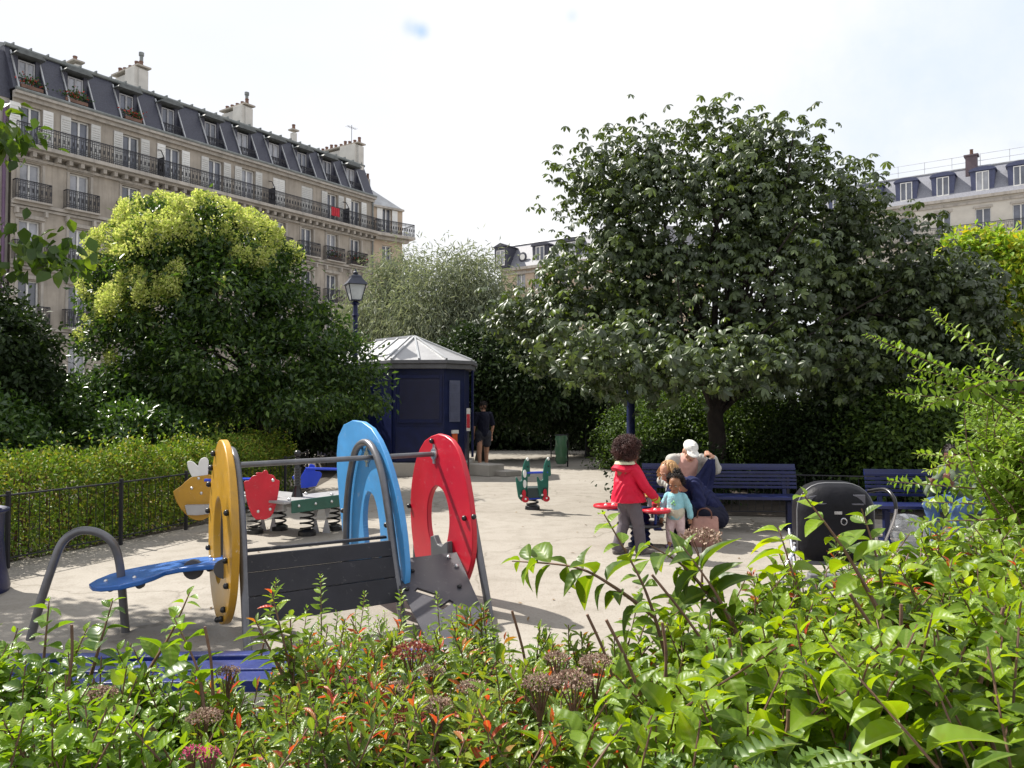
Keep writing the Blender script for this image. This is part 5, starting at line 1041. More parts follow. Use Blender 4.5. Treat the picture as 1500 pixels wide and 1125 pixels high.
curls(pe, Lh(0, -.02, .05), (.085, .10, .08), M_hairK, 260, .008, .003, keep=lambda v: not (v.y > .35 and v.z < .5) and v.z > -.5, ln=.02)

# somebody standing in the deep shade right of the kiosk
s1 = G(708, 689); sp1 = thing('person', 'person in dark clothes with bare legs standing in deep shade right of the kiosk', 'person', s1, R(20))
hd, Lh = headp((0, .03, 1.56), (0, 1, -.1), (0, 0, 1), 1.05)
body = hd + [('c', V(0, 0, 1.38), .058, V(0, .01, 1.49), .052), ('c', V(0, 0, .92), .14, V(0, 0, 1.30), .14), ('c', V(-.17, 0, 1.36), .06, V(.17, 0, 1.36), .06)]
for s_ in (-1, 1): e_ = V(s_ * .24, -.02, 1.08); w_ = V(s_ * .23, .08, .86); body += [('c', V(s_ * .18, 0, 1.36), .055, e_, .042), ('c', e_, .042, w_, .028)] + handp(w_, (0, .15, -1), (-s_, 0, 0), 1.0, .4)
an = [V(.12, .12, .08), V(-.12, -.10, .08)]
for a, s_ in ((an[0], 1), (an[1], -1)): k = a.lerp(V(s_ * .1, 0, .88), .48) + V(0, .03, 0); body += [('c', V(s_ * .09, 0, .9), .1, k, .062), ('c', k, .06, a, .038), ('c', a, .038, a + V(0, .15, -.045), .028)]
bo = flesh('body', body, M_skB, sp1, .008); facebits(sp1, bo, Lh, 1.05)
tp = [('c', V(0, 0, .92), .16, V(0, 0, 1.30), .155), ('c', V(-.17, 0, 1.36), .075, V(.17, 0, 1.36), .075)] + [('c', V(s_ * .18, 0, 1.36), .074, V(s_ * .235, -.015, 1.12), .06) for s_ in (-1, 1)]
flesh('top', tp, MC['dark_denim'], sp1, .01, 4, .005)
flesh('shorts', [('c', V(-.07, 0, .88), .14, V(.07, 0, .88), .14)] + [('c', V(s_ * .09, 0, .88), .125, V(s_ * .1, .03, .66), .105) for s_ in (-1, 1)], MC['dark_trousers'], sp1, .01, 4, .004)
flesh('shoes', shoe(V(.12, .12, 0), (0, 1, 0), 1.2) + shoe(V(-.12, -.10, 0), (0, 1, 0), 1.2), MC['black_shoes'], sp1, .008)
curls(sp1, Lh(0, -.02, .03), (.085, .10, .095), M_hairK, 200, .008, .004, keep=lambda v: not (v.y > .35 and v.z < .5), ln=.03)

# handbag on the ground
hb_ = G(1036, 803) + Vector((0, .12, 0)); hg = thing('handbag', 'dusty pink leather handbag standing on the ground beside the crouching woman', 'bag', hb_, R(-14))
Wb = WM[hg.name]; q = MB(); n = 28; vs = []
for z, sx, sy in ((0, .145, .075), (.03, .16, .09), (.16, .165, .095), (.28, .15, .07), (.33, .15, .035), (.335, .13, .012)):
    for k in range(n): a = 2 * pi * k / n; c_, s_ = math.cos(a), math.sin(a); vs.append(Wb @ V(sx * math.copysign(abs(c_) ** .6, c_) + .006 * math.sin(5 * a + z * 30), sy * math.copysign(abs(s_) ** .6, s_) + .008 * math.sin(3 * a + z * 41), z + .012 * math.sin(2 * a) * (z > .25)))
q.add(vs, [(i * n + k, i * n + (k + 1) % n, (i + 1) * n + (k + 1) % n, (i + 1) * n + k) for i in range(5) for k in range(n)] + [tuple(range(n))[::-1], tuple(5 * n + k for k in range(n))]); q.build('body', mat('dusty_pink_leather', (.36, .19, .15), .6, var=.18, scale=9, bump=.5, bscale=18), hg)
for y in (-.03, .03):
    q = MB(); q.tube([Wb @ p for p in smoothpath([V(-.08, y, .3), V(-.07, y - .02, .40), V(.0, y - .04, .44), V(.07, y - .02, .40), V(.08, y, .3)], 5)], .008, 8); q.build('strap', mat('brown_strap', (.12, .05, .035), .5), hg)
# ---------- leaf colours (hue per leaf; some are darkened where shade falls)
Lf_chest = leafmat('chestnut_leaf', [(0, (.046, .066, .034)), (.5, (.062, .088, .042)), (.85, (.09, .13, .045)), (1, (.13, .18, .05))], .28, .42, .55, (1.3, 1.35, .4))
Lf_priv = leafmat('glossy_leaf', [(0, (.03, .07, .02)), (.6, (.06, .12, .028)), (1, (.10, .17, .03))], .3, .33, .5)
Lf_ptree = leafmat('privet_tree_leaf', [(0, (.022, .05, .015)), (.6, (.042, .085, .02)), (1, (.12, .20, .035))], .36, .36, .35)
Lf_over = leafmat('lime_leaf', [(0, (.025, .055, .012)), (.6, (.05, .10, .016)), (1, (.10, .16, .02))], .45, .4, .4, (1.5, 1.4, .3))
Lf_under = leafmat('shaded_under_leaf', [(0, (.02, .05, .012)), (.6, (.045, .10, .015)), (1, (.10, .18, .02))], .35, .4, .4, (1.5, 1.4, .3))  # darkened for the shade between and beneath the taller bushes
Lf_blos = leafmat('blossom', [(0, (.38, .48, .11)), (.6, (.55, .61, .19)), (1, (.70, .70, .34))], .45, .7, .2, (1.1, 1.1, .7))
Lf_wil = leafmat('willow_leaf', [(0, (.15, .18, .125)), (.6, (.22, .25, .175)), (1, (.30, .32, .22))], .35, .6, .3, (1.1, 1.15, .7))
Lf_dark = leafmat('shade_dark_leaf', [(0, (.014, .026, .010)), (.6, (.024, .044, .014)), (1, (.04, .07, .018))], .2, .5, .22)  # darkened to stand for foliage in deep shade
Lf_hedge = leafmat('hedge_leaf', [(0, (.13, .11, .028)), (.15, (.09, .16, .022)), (.6, (.17, .28, .03)), (.9, (.32, .36, .05)), (1, (.42, .32, .08))], .26, .5, .25)
Lf_mid = leafmat('shaded_green_leaf', [(0, (.03, .058, .014)), (.6, (.055, .10, .018)), (1, (.10, .155, .024))], .28, .5, .25)  # dimmed for the shade on the shrubs behind the benches
Lf_gold = leafmat('golden_leaf', [(0, (.14, .26, .03)), (.5, (.27, .40, .04)), (.85, (.42, .44, .05)), (1, (.56, .42, .04))], .42, .5, .3)
Lf_big = leafmat('broad_leaf', [(0, (.06, .115, .015)), (.35, (.125, .22, .016)), (.75, (.23, .35, .018)), (.95, (.35, .43, .03)), (1, (.42, .22, .05))], .48, .40, .42, (1.7, 1.5, .22), True)
Lf_vib = leafmat('round_leaf', [(0, (.05, .11, .02)), (.4, (.11, .215, .02)), (.8, (.20, .33, .025)), (1, (.34, .40, .05))], .48, .34, .45, (1.6, 1.45, .3), True)
Lf_spi = leafmat('narrow_leaf', [(0, (.055, .105, .03)), (.4, (.115, .20, .028)), (.7, (.22, .32, .03)), (.78, (.30, .22, .05)), (.86, (.44, .10, .035)), (1, (.52, .05, .045))], .45, .36, .45, (1.3, 1.2, .45), True)
Lf_sml = leafmat('small_leaf', [(0, (.12, .21, .02)), (.6, (.22, .33, .035)), (1, (.36, .43, .09))], .5, .36, .4)
Lf_thi = leafmat('thistle_leaf', [(0, (.09, .16, .04)), (1, (.17, .26, .07))], .3, .4, .4, (1.2, 1.25, .6), True)
Lf_dry = leafmat('dried_flower', [(0, (.17, .10, .075)), (.4, (.29, .19, .15)), (.75, (.42, .31, .25)), (1, (.5, .40, .3))], .2, .8, .2, (1, 1, 1))
Lf_rdf = leafmat('russet_flower', [(0, (.16, .035, .03)), (.6, (.30, .08, .06)), (1, (.38, .16, .10))], .2, .8, .2, (1, 1, 1))
Lf_mag = leafmat('magenta_flower', [(0, (.55, .03, .16)), (1, (.75, .10, .30))], .35, .6, .2, (1, 1, 1))

def LB(px, py, rx, ry, d, rd=None, dd=0.0):
    k = d / F; c = P(px, py, d + dd); return (tuple(c), (rx * k, rd if rd else max(rx, ry) * k, ry * k))

# ---------- chestnut
def palmate(name, C, D, L, mt, root, k=6):
    n = len(C); Nn = unit(D * .5 + np.array([0, 0, .75]) + rdir(n) * .55); A = unit(np.cross(Nn, rdir(n))); B = np.cross(Nn, A)
    cs, ax, nn, ln, tn = [], [], [], [], []; t0 = rng.random(n); sz = rng.uniform(.7, 1.2, n)
    for i in range(k):
        th = (i - (k - 1) / 2) * 2 * pi / (k + 1.2) + rng.normal(0, .08, n); a = A * np.cos(th)[:, None] + B * np.sin(th)[:, None] - Nn * (.38 + .15 * rng.random(n))[:, None]
        cs.append(C); ax.append(a); nn.append(Nn + a * .3); ln.append(L * sz * (1 - .28 * abs(i - (k - 1) / 2) / k * 2)); tn.append(np.clip(t0 + rng.normal(0, .05, n), 0, 1))
    ln = np.concatenate(ln); leafmesh(name, np.concatenate(cs), np.concatenate(ax), np.concatenate(nn), ln, ln * .42, T_leaf([0, .55, .8, 1], [.05, .5, .42, .03], .35, .1), mt, root, np.concatenate(tn))
D1 = 14.3
ch_l = [LB(1040, 225, 75, 68, D1, 1.2), LB(905, 255, 90, 62, D1, 1.2), LB(1130, 235, 72, 52, D1, 1.2), LB(1010, 320, 165, 95, D1, 1.9), LB(1180, 315, 105, 80, D1, 1.7), LB(875, 400, 85, 75, D1, 1.5), LB(1080, 430, 210, 105, D1, 2.3), LB(1285, 385, 90, 75, D1, 1.6), LB(1365, 455, 75, 70, D1, 1.5), LB(825, 490, 75, 55, D1, 1.3), LB(930, 520, 110, 55, D1, 1.8, -.5), LB(1170, 520, 150, 55, D1, 2.2, -.4), LB(1330, 525, 95, 55, D1, 1.6), LB(1395, 455, 65, 60, D1, 1.2), LB(1420, 535, 65, 45, D1, 1.2), LB(1320, 450, 90, 60, D1, 1.5), LB(760, 460, 52, 34, D1, .7), LB(812, 445, 30, 22, D1, .5), LB(880, 500, 85, 50, 11.9, 1.0), LB(985, 535, 95, 38, 11.5, .9), LB(1090, 520, 80, 45, 11.6, .9), LB(1410, 500, 50, 55, D1, 1.2), LB(1400, 410, 40, 40, D1, .9)]  # the nearer lobes at lower left are added to shade the bench
rt = thing('chestnut_tree', 'big dark horse chestnut tree spreading over the benches', 'tree', (3.62, 14.2, 0))
Cn, Dn = lobe_points(ch_l, 18500, .5); kk_ = np.sin(Cn[:, 0] * 3.1 + 1) + np.sin(Cn[:, 2] * 3.7) + np.sin(Cn[:, 1] * 2.9 + Cn[:, 0]); Cn = (Cn + rng.normal(0, .17, Cn.shape))[kk_ > -1.45]; Dn = Dn[kk_ > -1.45]; mb = MB(); sel = rng.choice(len(Cn), 60, replace=False)
limbs(mb, (3.62, 14.2, 0), (3.6, 14.2, 2.4), [Cn[i] for i in sel], .17); mb.build('trunk', M_bark, rt)
tw_ = []  # stray sprigs that break the outline
for px, py in ((1042, 150), (1035, 165), (1050, 160), (960, 185), (880, 182), (1180, 172), (1190, 182), (1268, 238), (820, 218), (803, 245), (795, 300), (812, 330), (1340, 300), (1280, 260), (1100, 172), (740, 455), (728, 470), (760, 430)):
    for _ in range(5): tw_.append(tuple(P(px + random.gauss(0, 9), py + random.gauss(0, 9), D1 + random.gauss(0, .3))))
Cn = np.concatenate([Cn, np.array(tw_)]); Dn = np.concatenate([Dn, np.tile([[0, -.2, 1.]], (len(tw_), 1))])
palmate('crown', Cn, Dn, .145, Lf_chest, rt)

# ---------- flowering privet tree on the left
D2 = 15.0
pl_l = [LB(235, 338, 52, 38, D2, 0.81, 0), LB(300, 346, 58, 44, D2, 0.9, -0.3), LB(352, 372, 60, 50, D2, 0.93, 0.1), LB(262, 385, 72, 58, D2, 1.12, -0.5), LB(188, 385, 48, 45, D2, 0.74, 0), LB(168, 435, 38, 48, D2, 0.59, 0.2), LB(400, 408, 48, 45, D2, 0.74, 0.2), LB(432, 450, 46, 42, D2, 0.71, 0.2), LB(340, 440, 80, 58, D2, 1.24, -0.7), LB(240, 460, 70, 52, D2, 1.08, -0.6), LB(182, 505, 50, 50, D2, 0.78, 0), LB(466, 492, 46, 44, D2, 0.71, 0.2), LB(425, 525, 70, 48, D2, 1.08, -0.5), LB(505, 538, 48, 42, D2, 0.74, 0), LB(330, 530, 90, 58, D2, 1.4, -0.8), LB(228, 560, 70, 42, D2, 1.08, -0.3), LB(540, 575, 32, 26, D2, 0.5, 0), LB(440, 585, 100, 32, D2, 1.55, -0.2), LB(300, 592, 90, 28, D2, 1.4, 0)]
fl = tree('flowering_tree', 'round tree with pale yellow blossom in front of the apartment block', 'tree', (-4.72, 14.9, 0), (-4.6, 15, 1.7), pl_l, 1050, 46, .12, .052, Lf_ptree, M_bark, r0=.10, cr=.30, nlimb=22, shell=.6)
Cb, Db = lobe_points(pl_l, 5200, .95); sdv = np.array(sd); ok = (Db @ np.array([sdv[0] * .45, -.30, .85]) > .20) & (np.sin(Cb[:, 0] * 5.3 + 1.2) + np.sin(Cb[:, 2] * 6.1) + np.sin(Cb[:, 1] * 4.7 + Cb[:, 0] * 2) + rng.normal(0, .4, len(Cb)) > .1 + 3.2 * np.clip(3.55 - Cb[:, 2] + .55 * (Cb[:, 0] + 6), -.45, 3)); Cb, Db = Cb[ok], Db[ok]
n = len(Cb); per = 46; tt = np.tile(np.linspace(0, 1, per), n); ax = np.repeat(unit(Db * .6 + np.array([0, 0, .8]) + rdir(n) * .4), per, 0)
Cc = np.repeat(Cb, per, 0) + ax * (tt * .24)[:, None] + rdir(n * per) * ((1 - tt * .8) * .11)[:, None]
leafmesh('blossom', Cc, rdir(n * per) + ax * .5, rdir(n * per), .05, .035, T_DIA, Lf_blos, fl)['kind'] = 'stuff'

# ---------- the other trees and tall shrubs
tree('willow', 'feathery silver green tree behind the kiosk', 'tree', (-2.9, 30, 0), (-2.7, 30, 4.2), [LB(655, 415, 60, 42, 30, 1.6), LB(700, 425, 50, 45, 30, 1.6), LB(640, 470, 95, 60, 30, 2), LB(720, 480, 60, 60, 30, 2), LB(670, 540, 100, 50, 30, 2)], 850, 32, .26, .045, Lf_wil, M_bark, r0=.16, cr=.75, flat=.9, droop=.9, nlimb=22, shell=.4, up=.3)
tree('willow', 'paler thin feathery tree between the apartment block and the kiosk', 'tree', (-5.2, 32, 0), (-5.0, 32, 3.5), [LB(585, 410, 32, 45, 32, 1.2), LB(560, 470, 55, 55, 32, 1.6), LB(600, 500, 50, 60, 32, 1.6)], 420, 40, .26, .045, Lf_wil, M_bark, r0=.12, cr=.7, flat=.9, droop=.9, nlimb=14, shell=.4, up=.3)
GB = 'dark trees closing the back of the playground'
tree('dark_tree', 'shade-darkened tree just right of the kiosk roof', 'tree', (-.9, 23, 0), (-.9, 23, 1.6), [LB(720, 530, 75, 55, 23, 1.6), LB(700, 585, 55, 42, 23, 1.2), LB(775, 560, 70, 55, 22.5, 1.5)], 620, 50, .15, .07, Lf_dark, M_bark, GB, cr=.42)
tree('dark_tree', 'shade-darkened tree over the shaded path left of the chestnut', 'tree', (2.4, 24.6, 0), (2.3, 24.4, 1.8), [LB(840, 560, 75, 60, 24, 1.8), LB(880, 610, 60, 42, 25, 1.4), LB(800, 590, 60, 40, 24, 1.3), LB(905, 560, 50, 50, 24, 1.4)], 620, 50, .15, .07, Lf_dark, M_bark, GB, cr=.42)
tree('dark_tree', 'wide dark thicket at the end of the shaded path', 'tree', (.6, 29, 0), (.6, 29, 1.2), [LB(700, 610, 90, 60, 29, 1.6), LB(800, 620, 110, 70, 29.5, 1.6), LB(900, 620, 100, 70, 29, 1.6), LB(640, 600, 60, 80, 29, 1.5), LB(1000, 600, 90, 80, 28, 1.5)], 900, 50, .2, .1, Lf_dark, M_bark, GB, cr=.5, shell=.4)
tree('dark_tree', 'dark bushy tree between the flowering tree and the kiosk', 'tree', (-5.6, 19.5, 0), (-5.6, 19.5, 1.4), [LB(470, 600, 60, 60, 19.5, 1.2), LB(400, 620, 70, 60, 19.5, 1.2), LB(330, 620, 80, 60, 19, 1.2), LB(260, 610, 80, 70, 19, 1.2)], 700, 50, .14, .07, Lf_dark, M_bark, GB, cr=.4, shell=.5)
tree('dark_tree', 'dark glossy tree at the left edge below the hanging branch', 'tree', (-8.2, 12.2, 0), (-8.2, 12.2, 1.6), [LB(2, 505, 45, 55, 12, 1.0), LB(-70, 480, 80, 80, 12, 1.4), LB(38, 550, 34, 30, 12, .6)], 420, 55, .10, .05, Lf_dark, M_bark, None, cr=.28)
GL = 'glossy shrubs behind the clipped hedge'
for (px, py, rx, ry, d, lab) in ((55, 610, 78, 62, 13, 'laurel shrub at the left edge, behind the lit hedge'), (155, 600, 60, 62, 14, 'laurel shrub below the left end of the flowering tree'), (215, 640, 85, 48, 13, 'low laurel shrub in the shade below the flowering tree'), (-30, 640, 80, 60, 11, 'grey green shrub cut off by the left edge')):
    c = P(px, 592, d); tree('shrub', lab, 'shrub', (c.x, d, 0), (c.x, d, .5), [LB(px, py, rx, ry, d), LB(px + rx * .4, py + ry * .5, rx * .8, ry * .7, d), LB(px - rx * .4, py + ry * .6, rx * .8, ry * .7, d)], 330, 45, .10, .048, Lf_priv, M_bark, GL, r0=.05, cr=.25, nlimb=8)
GR = 'shrubs behind the benches'
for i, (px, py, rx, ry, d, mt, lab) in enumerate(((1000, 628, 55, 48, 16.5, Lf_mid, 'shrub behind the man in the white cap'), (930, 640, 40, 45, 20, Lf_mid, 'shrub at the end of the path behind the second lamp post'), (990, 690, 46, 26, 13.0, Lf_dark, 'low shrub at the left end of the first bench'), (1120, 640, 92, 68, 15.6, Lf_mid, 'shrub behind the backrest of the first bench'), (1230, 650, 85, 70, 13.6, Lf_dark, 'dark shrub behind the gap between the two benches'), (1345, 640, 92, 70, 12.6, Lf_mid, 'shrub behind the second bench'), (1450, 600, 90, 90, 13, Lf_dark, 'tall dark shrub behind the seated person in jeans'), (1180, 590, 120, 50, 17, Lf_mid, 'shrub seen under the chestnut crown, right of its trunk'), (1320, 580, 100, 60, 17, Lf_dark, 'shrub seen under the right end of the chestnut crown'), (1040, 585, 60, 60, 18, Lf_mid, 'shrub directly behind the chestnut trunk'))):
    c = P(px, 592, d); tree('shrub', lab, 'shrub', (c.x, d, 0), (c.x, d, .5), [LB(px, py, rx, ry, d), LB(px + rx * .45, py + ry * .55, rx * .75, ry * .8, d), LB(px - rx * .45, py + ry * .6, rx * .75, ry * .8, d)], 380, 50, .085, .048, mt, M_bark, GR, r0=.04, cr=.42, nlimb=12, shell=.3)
tree('golden_tree', 'sunlit yellow green tree below the building on the right', 'tree', (11.6, 18.2, 0), (11.4, 18.2, 2.2), [LB(1455, 400, 58, 50, 18.2, 1.2), LB(1492, 470, 58, 62, 18.2, 1.2), LB(1422, 368, 34, 24, 18.2, .6), LB(1560, 420, 70, 90, 18.2, 1.5), LB(1465, 535, 45, 40, 18.0, .9)], 700, 52, .15, .07, Lf_gold, M_bark, r0=.1, cr=.36)
tree('dark_tree', 'dark tree right of the chestnut under the golden one', 'tree', (12, 19, 0), (12, 19, 2), [LB(1450, 500, 60, 60, 19, 1.3), LB(1510, 520, 60, 80, 19, 1.3), LB(1430, 570, 80, 60, 18.5, 1.3)], 480, 50, .12, .06, Lf_dark, M_bark, None, cr=.36)
# tree whose trunk stands left of the picture: its branch hangs in, its shade falls on the near ground
ov = [((-6.6, 6.8, 4.4), (1.75, 1.6, 1.5)), ((-5.7, 6.1, 4.6), (1.3, 1.2, 1.0)), LB(0, 350, 30, 40, 5.7, .3), LB(60, 378, 48, 32, 5.6, .3), LB(95, 352, 34, 20, 5.5, .25), LB(-12, 190, 28, 36, 5.6, .3), ]
tree('overhanging_tree', 'leafy branch hanging into the picture at the left edge', 'tree', (-7.3, 7.2, 0), (-7.0, 7.1, 2.4), ov, 640, 20, .10, .075, Lf_over, M_bark, r0=.12, cr=.2, T=T_OV, nlimb=26, shell=.35, droop=.7)

# ---------- clipped hedge on the left
hp_ = [(-6.3, 6.6), (-5.75, 7.7), (-5.2, 9.2), (-4.85, 10.4), (-4.6, 11.7), (-4.45, 13.2), (-4.6, 15.2)]
hr = thing('clipped_hedge', 'clipped yellow green hedge behind the low fence on the left', 'hedge', (-5.2, 9.2, 0)); n = 60000
seg = rng.integers(0, len(hp_) - 1, n); t = rng.random(n); a = np.array(hp_)[seg]; b = np.array(hp_)[seg + 1]; m = a + (b - a) * t[:, None]; nv = np.stack([(b - a)[:, 1], -(b - a)[:, 0]], 1); nv = nv / np.linalg.norm(nv, axis=1, keepdims=True)
ang = rng.random(n) * pi * 1.0; rad = .78 + .22 * rng.random(n); bump = .06 * np.sin(m[:, 1] * 5.1) + .05 * np.sin(m[:, 1] * 11.7 + 1)
off = np.clip(np.cos(ang) * 1.25, -1, 1) * (.46 + bump * .5) * rad; zz = np.clip(np.abs(np.sin(ang)) ** .55, 0, 1) * (1.08 + bump) * rad; low = rng.random(n) < .35; zz[low] *= rng.random(low.sum())
C = np.stack([m[:, 0] + nv[:, 0] * off, m[:, 1] + nv[:, 1] * off, np.maximum(zz, .05)], 1); out_ = np.stack([nv[:, 0] * off, nv[:, 1] * off, zz - .5], 1)
k = 900; si = rng.integers(0, n, k); tops = C[si]; tops = tops[tops[:, 2] > .9][:110]; sp = np.concatenate([tops + np.array([0, 0, .03 * j]) + rng.normal(0, .014, tops.shape) for j in range(10)])[rng.random(len(tops) * 10) < .8]
C = np.concatenate([C, sp]); out_ = np.concatenate([out_, np.tile([[0, 0, 1.]], (len(sp), 1))])
leafmesh('foliage', C, unit(out_) * .8 + rdir(len(C)), rdir(len(C)) * .8 + [0, 0, .7], .05 * rng.uniform(.7, 1.25, len(C)), .028, T_DIA, Lf_hedge, hr)
q = MB()
for _ in range(150):
    i = random.randrange(len(hp_) - 1); w_ = Vector((*hp_[i], 0)).lerp(Vector((*hp_[i + 1], 0)), random.random()) + Vector((random.uniform(-.25, .25), random.uniform(-.2, .2), 0)); q.tube([w_, w_ + Vector((random.uniform(-.2, .2), random.uniform(-.2, .2), .9))], .009, 4)
q.build('stem', M_twig, hr)

# ---------- bushes in the foreground, grown shoot by shoot
def grow(root, shoots, L, W, T, mt, step=.03, t0=.3, r=.004, droop=.35, tipred=None, bark=None, clus=2, lsz=None, fwd=.55):
    q = MB(); C, A, Nn, Ls, Tn = [], [], [], [], []
    for base, tip, bow in shoots:
        base, tip = Vector(base), Vector(tip); d = tip - base; mid = base.lerp(tip, .55) + Vector(bow); pth = smoothpath([base, base.lerp(mid, .5) + Vector(bow) * .25, mid, tip], 7); m = len(pth)
        q.tube(pth, [r * (1.5 - 1.1 * i / (m - 1)) for i in range(m)], 5, cap=False)
        seg_ = [(pth[i + 1] - pth[i]).length for i in range(m - 1)]; tot = sum(seg_); s = tot * t0; side = random.random() * pi; base_t = random.random() * .75
        while s < tot:
            acc = 0
            for i, sl in enumerate(seg_):
                if acc + sl >= s: break
                acc += sl
            u = (s - acc) / max(seg_[i], 1e-6); p = pth[i].lerp(pth[i + 1], u); tg = (pth[i + 1] - pth[i]).normalized(); fr = s / tot
            e1 = tg.cross(Vector((0, 0, 1))); e1 = e1.normalized() if e1.length > .05 else Vector((1, 0, 0)); e2 = tg.cross(e1)
            for k in range(clus):
                an = side + k * 2 * pi / clus + random.gauss(0, .3); o = e1 * math.cos(an) + e2 * math.sin(an)
                a = o + tg * (fwd + (.7 if fr > .93 else 0)) + Vector((0, 0, -droop * random.random())) + Vector((random.gauss(0, .18), random.gauss(0, .18), random.gauss(0, .18)))
                nn = Vector((-.25, -.05, 1)) + tg * .25 + o * .15 + Vector((random.gauss(0, .3), random.gauss(0, .3), random.gauss(0, .2)))
                C.append(p + o * r); A.append(a); Nn.append(nn); z = (1.1 - .65 * max(0, fr - .75) / .25) * random.uniform(.5, 1.18); Ls.append(L * z)
                tn = min(.999, max(0, base_t * .7 + .25 * fr * fr + random.gauss(0, .09)))  # paler towards the tip, giving shoots lit ends and a dark inside
                if tipred is not None: tn = (.8 + .2 * random.random()) if (fr > .88 and random.random() < tipred) else min(tn, .72)
                Tn.append(tn)
            s += step * random.uniform(.7, 1.3) * (1 if fr < .8 else .6); side += pi / 2 if clus == 2 else 2.4
    q.build('stem', bark or M_twig, root)
    Ls = np.array(Ls); leafmesh('foliage', [tuple(c) for c in C], [tuple(c) for c in A], [tuple(c) for c in Nn], Ls, Ls * (W / L) * rng.uniform(.85, 1.15, len(Ls)), T, mt, root, Tn, uv=True)
def prof(xs, ys): return lambda x: float(np.interp(x, xs, ys))
def field(n, x0, x1, top, d0, d1, near=170, jit=60, lean=.14, bow=.07, zb=.12):
    out = []
    for _ in range(n):
        d = random.uniform(d0, d1); px = random.uniform(x0, x1); py = top(px) + (d1 - d) / (d1 - d0) * near + abs(random.gauss(0, jit)); T_ = P(px, py, d)
        T_.z = max(T_.z, .45); out.append(((T_.x + random.gauss(0, lean), T_.y + random.gauss(0, lean), max(zb, T_.z - .75)), T_, (random.gauss(0, bow), random.gauss(0, bow), random.uniform(0, bow))))
    return out
def flowerhead(root, px, py, d, r, mt, n=420, flat=.45, name='flower_head'):
    c = np.array(P(px, py, d)); v = rdir(n); v[:, 2] = np.abs(v[:, 2]); rr = r * rng.uniform(.75, 1.05, n); C = c + v * rr[:, None] * np.array([1, 1, flat]) + rng.normal(0, r * .07, (n, 3))
    o = leafmesh(name, C, rdir(n) + v, rdir(n), r * .15, r * .12, T_OV, mt, root)
    q = MB(); b = Vector(c) + Vector((random.gauss(0, .03), random.gauss(0, .03), -.28)); w_ = WM[root.name]
    for i in range(7): q.tube(smoothpath([b, Vector(c) + Vector((0, 0, -.09)), Vector(C[i * 9])], 3), .0022, 4)
    q.build('flower_stalk', M_twig, o)
vb = thing('broad_bush', 'round leaved green bush in the left foreground, in front of the blue plank bench', 'bush', (-1.05, 2.0, 0))
vt = prof([-60, 0, 80, 150, 190, 225, 330, 380], [905, 900, 918, 895, 900, 945, 975, 985])
sv = field(175, -60, 345, vt, 1.45, 2.3, 150, 40) + [(P(200, 1010, 2.1), P(278, 868, 2.05), (.02, 0, .02)), (P(130, 1000, 2.1), P(165, 880, 2.1), (0, 0, 0)), (P(60, 1010, 2.2), P(72, 880, 2.2), (0, 0, 0)), (P(300, 1060, 1.9), P(255, 905, 2.0), (.02, 0, 0))]
grow(vb, sv, .064, .041, T_BIG, Lf_vib, .034, .2, .004)
for px, py, d, r in ((148, 1018, 1.9, .035), (125, 1035, 1.9, .028), (160, 1045, 1.88, .03), (300, 1052, 1.75, .035), (335, 985, 2.0, .026)): flowerhead(vb, px, py, d, r, Lf_dry)
sp_ = thing('spirea_bush', 'spirea bush with red shoot tips and dried flower heads in the middle foreground', 'bush', (-.3, 1.8, 0))
bt_ = prof([1040, 1130, 1240, 1360, 1500], [850, 815, 785, 755, 745])
stp = prof([270, 385, 430, 480, 560, 640, 720, 800, 880, 960], [985, 970, 895, 885, 890, 880, 880, 900, 915, 950])
ss_ = field(310, 280, 960, stp, 1.35, 2.15, 150, 45)
ss_ += [(P(440, 1040, 1.9), P(398, 868, 1.9), (0, 0, 0)), (P(420, 1000, 1.9), P(372, 905, 1.9), (0, 0, 0)), (P(430, 1010, 1.9), P(425, 900, 1.92), (0, 0, 0)), (P(700, 1030, 1.8), P(742, 935, 1.9), (0, 0, 0)), (P(790, 1050, 1.7), P(735, 970, 1.8), (0, 0, 0))]
ss_ += [(a_, b_, c_) for a_, b_, c_ in field(46, 1040, 1500, lambda x: bt_(x) - 5, 1.8, 2.5, 90, 25)]
grow(sp_, ss_, .062, .021, T_LAN, Lf_spi, .021, .22, .0035, .3, .13, clus=2)
for px, py, d, r, m_ in ((605, 957, 1.8, .042, Lf_rdf), (632, 985, 1.75, .028, Lf_dry), (585, 1010, 1.7, .03, Lf_dry), (790, 1003, 1.6, .034, Lf_dry), (838, 1000, 1.6, .042, Lf_dry), (872, 972, 1.65, .032, Lf_dry), (640, 1035, 1.55, .03, Lf_dry), (600, 1052, 1.55, .03, Lf_rdf), (690, 1010, 1.65, .03, Lf_dry), (1028, 790, 2.5, .06, Lf_dry), (815, 965, 1.75, .026, Lf_dry)): flowerhead(sp_, px, py, d, r, m_)
for px, py, d, r in ((283, 1106, 1.5, .022), (305, 1108, 1.5, .022), (512, 1000, 1.8, .016)): flowerhead(sp_, px, py, d, r, Lf_mag, 140, .7, 'pink_flower')
hs = thing('honeysuckle_bush', 'small leaved pale green bush in front of the charcoal ramp', 'bush', (-.45, 2.35, 0))
ht = prof([400, 470, 540, 600, 640, 700, 760], [925, 885, 870, 900, 875, 880, 930])
hsx = field(110, 400, 760, ht, 2.0, 2.6, 60, 30, .08, .04) + [(P(x + random.gauss(0, 15), y + 110, 2.3), P(x, y, 2.3), (0, 0, 0)) for x, y in ((405, 850), (470, 842), (535, 868), (588, 862), (640, 870), (668, 885), (720, 905), (450, 890), (495, 895))]
grow(hs, hsx, .026, .012, T_OV, Lf_sml, .012, .25, .0022, .25)
bb = thing('broad_bush', 'bright bush of large arching leaves filling the right foreground', 'bush', (1.0, 1.9, 0))
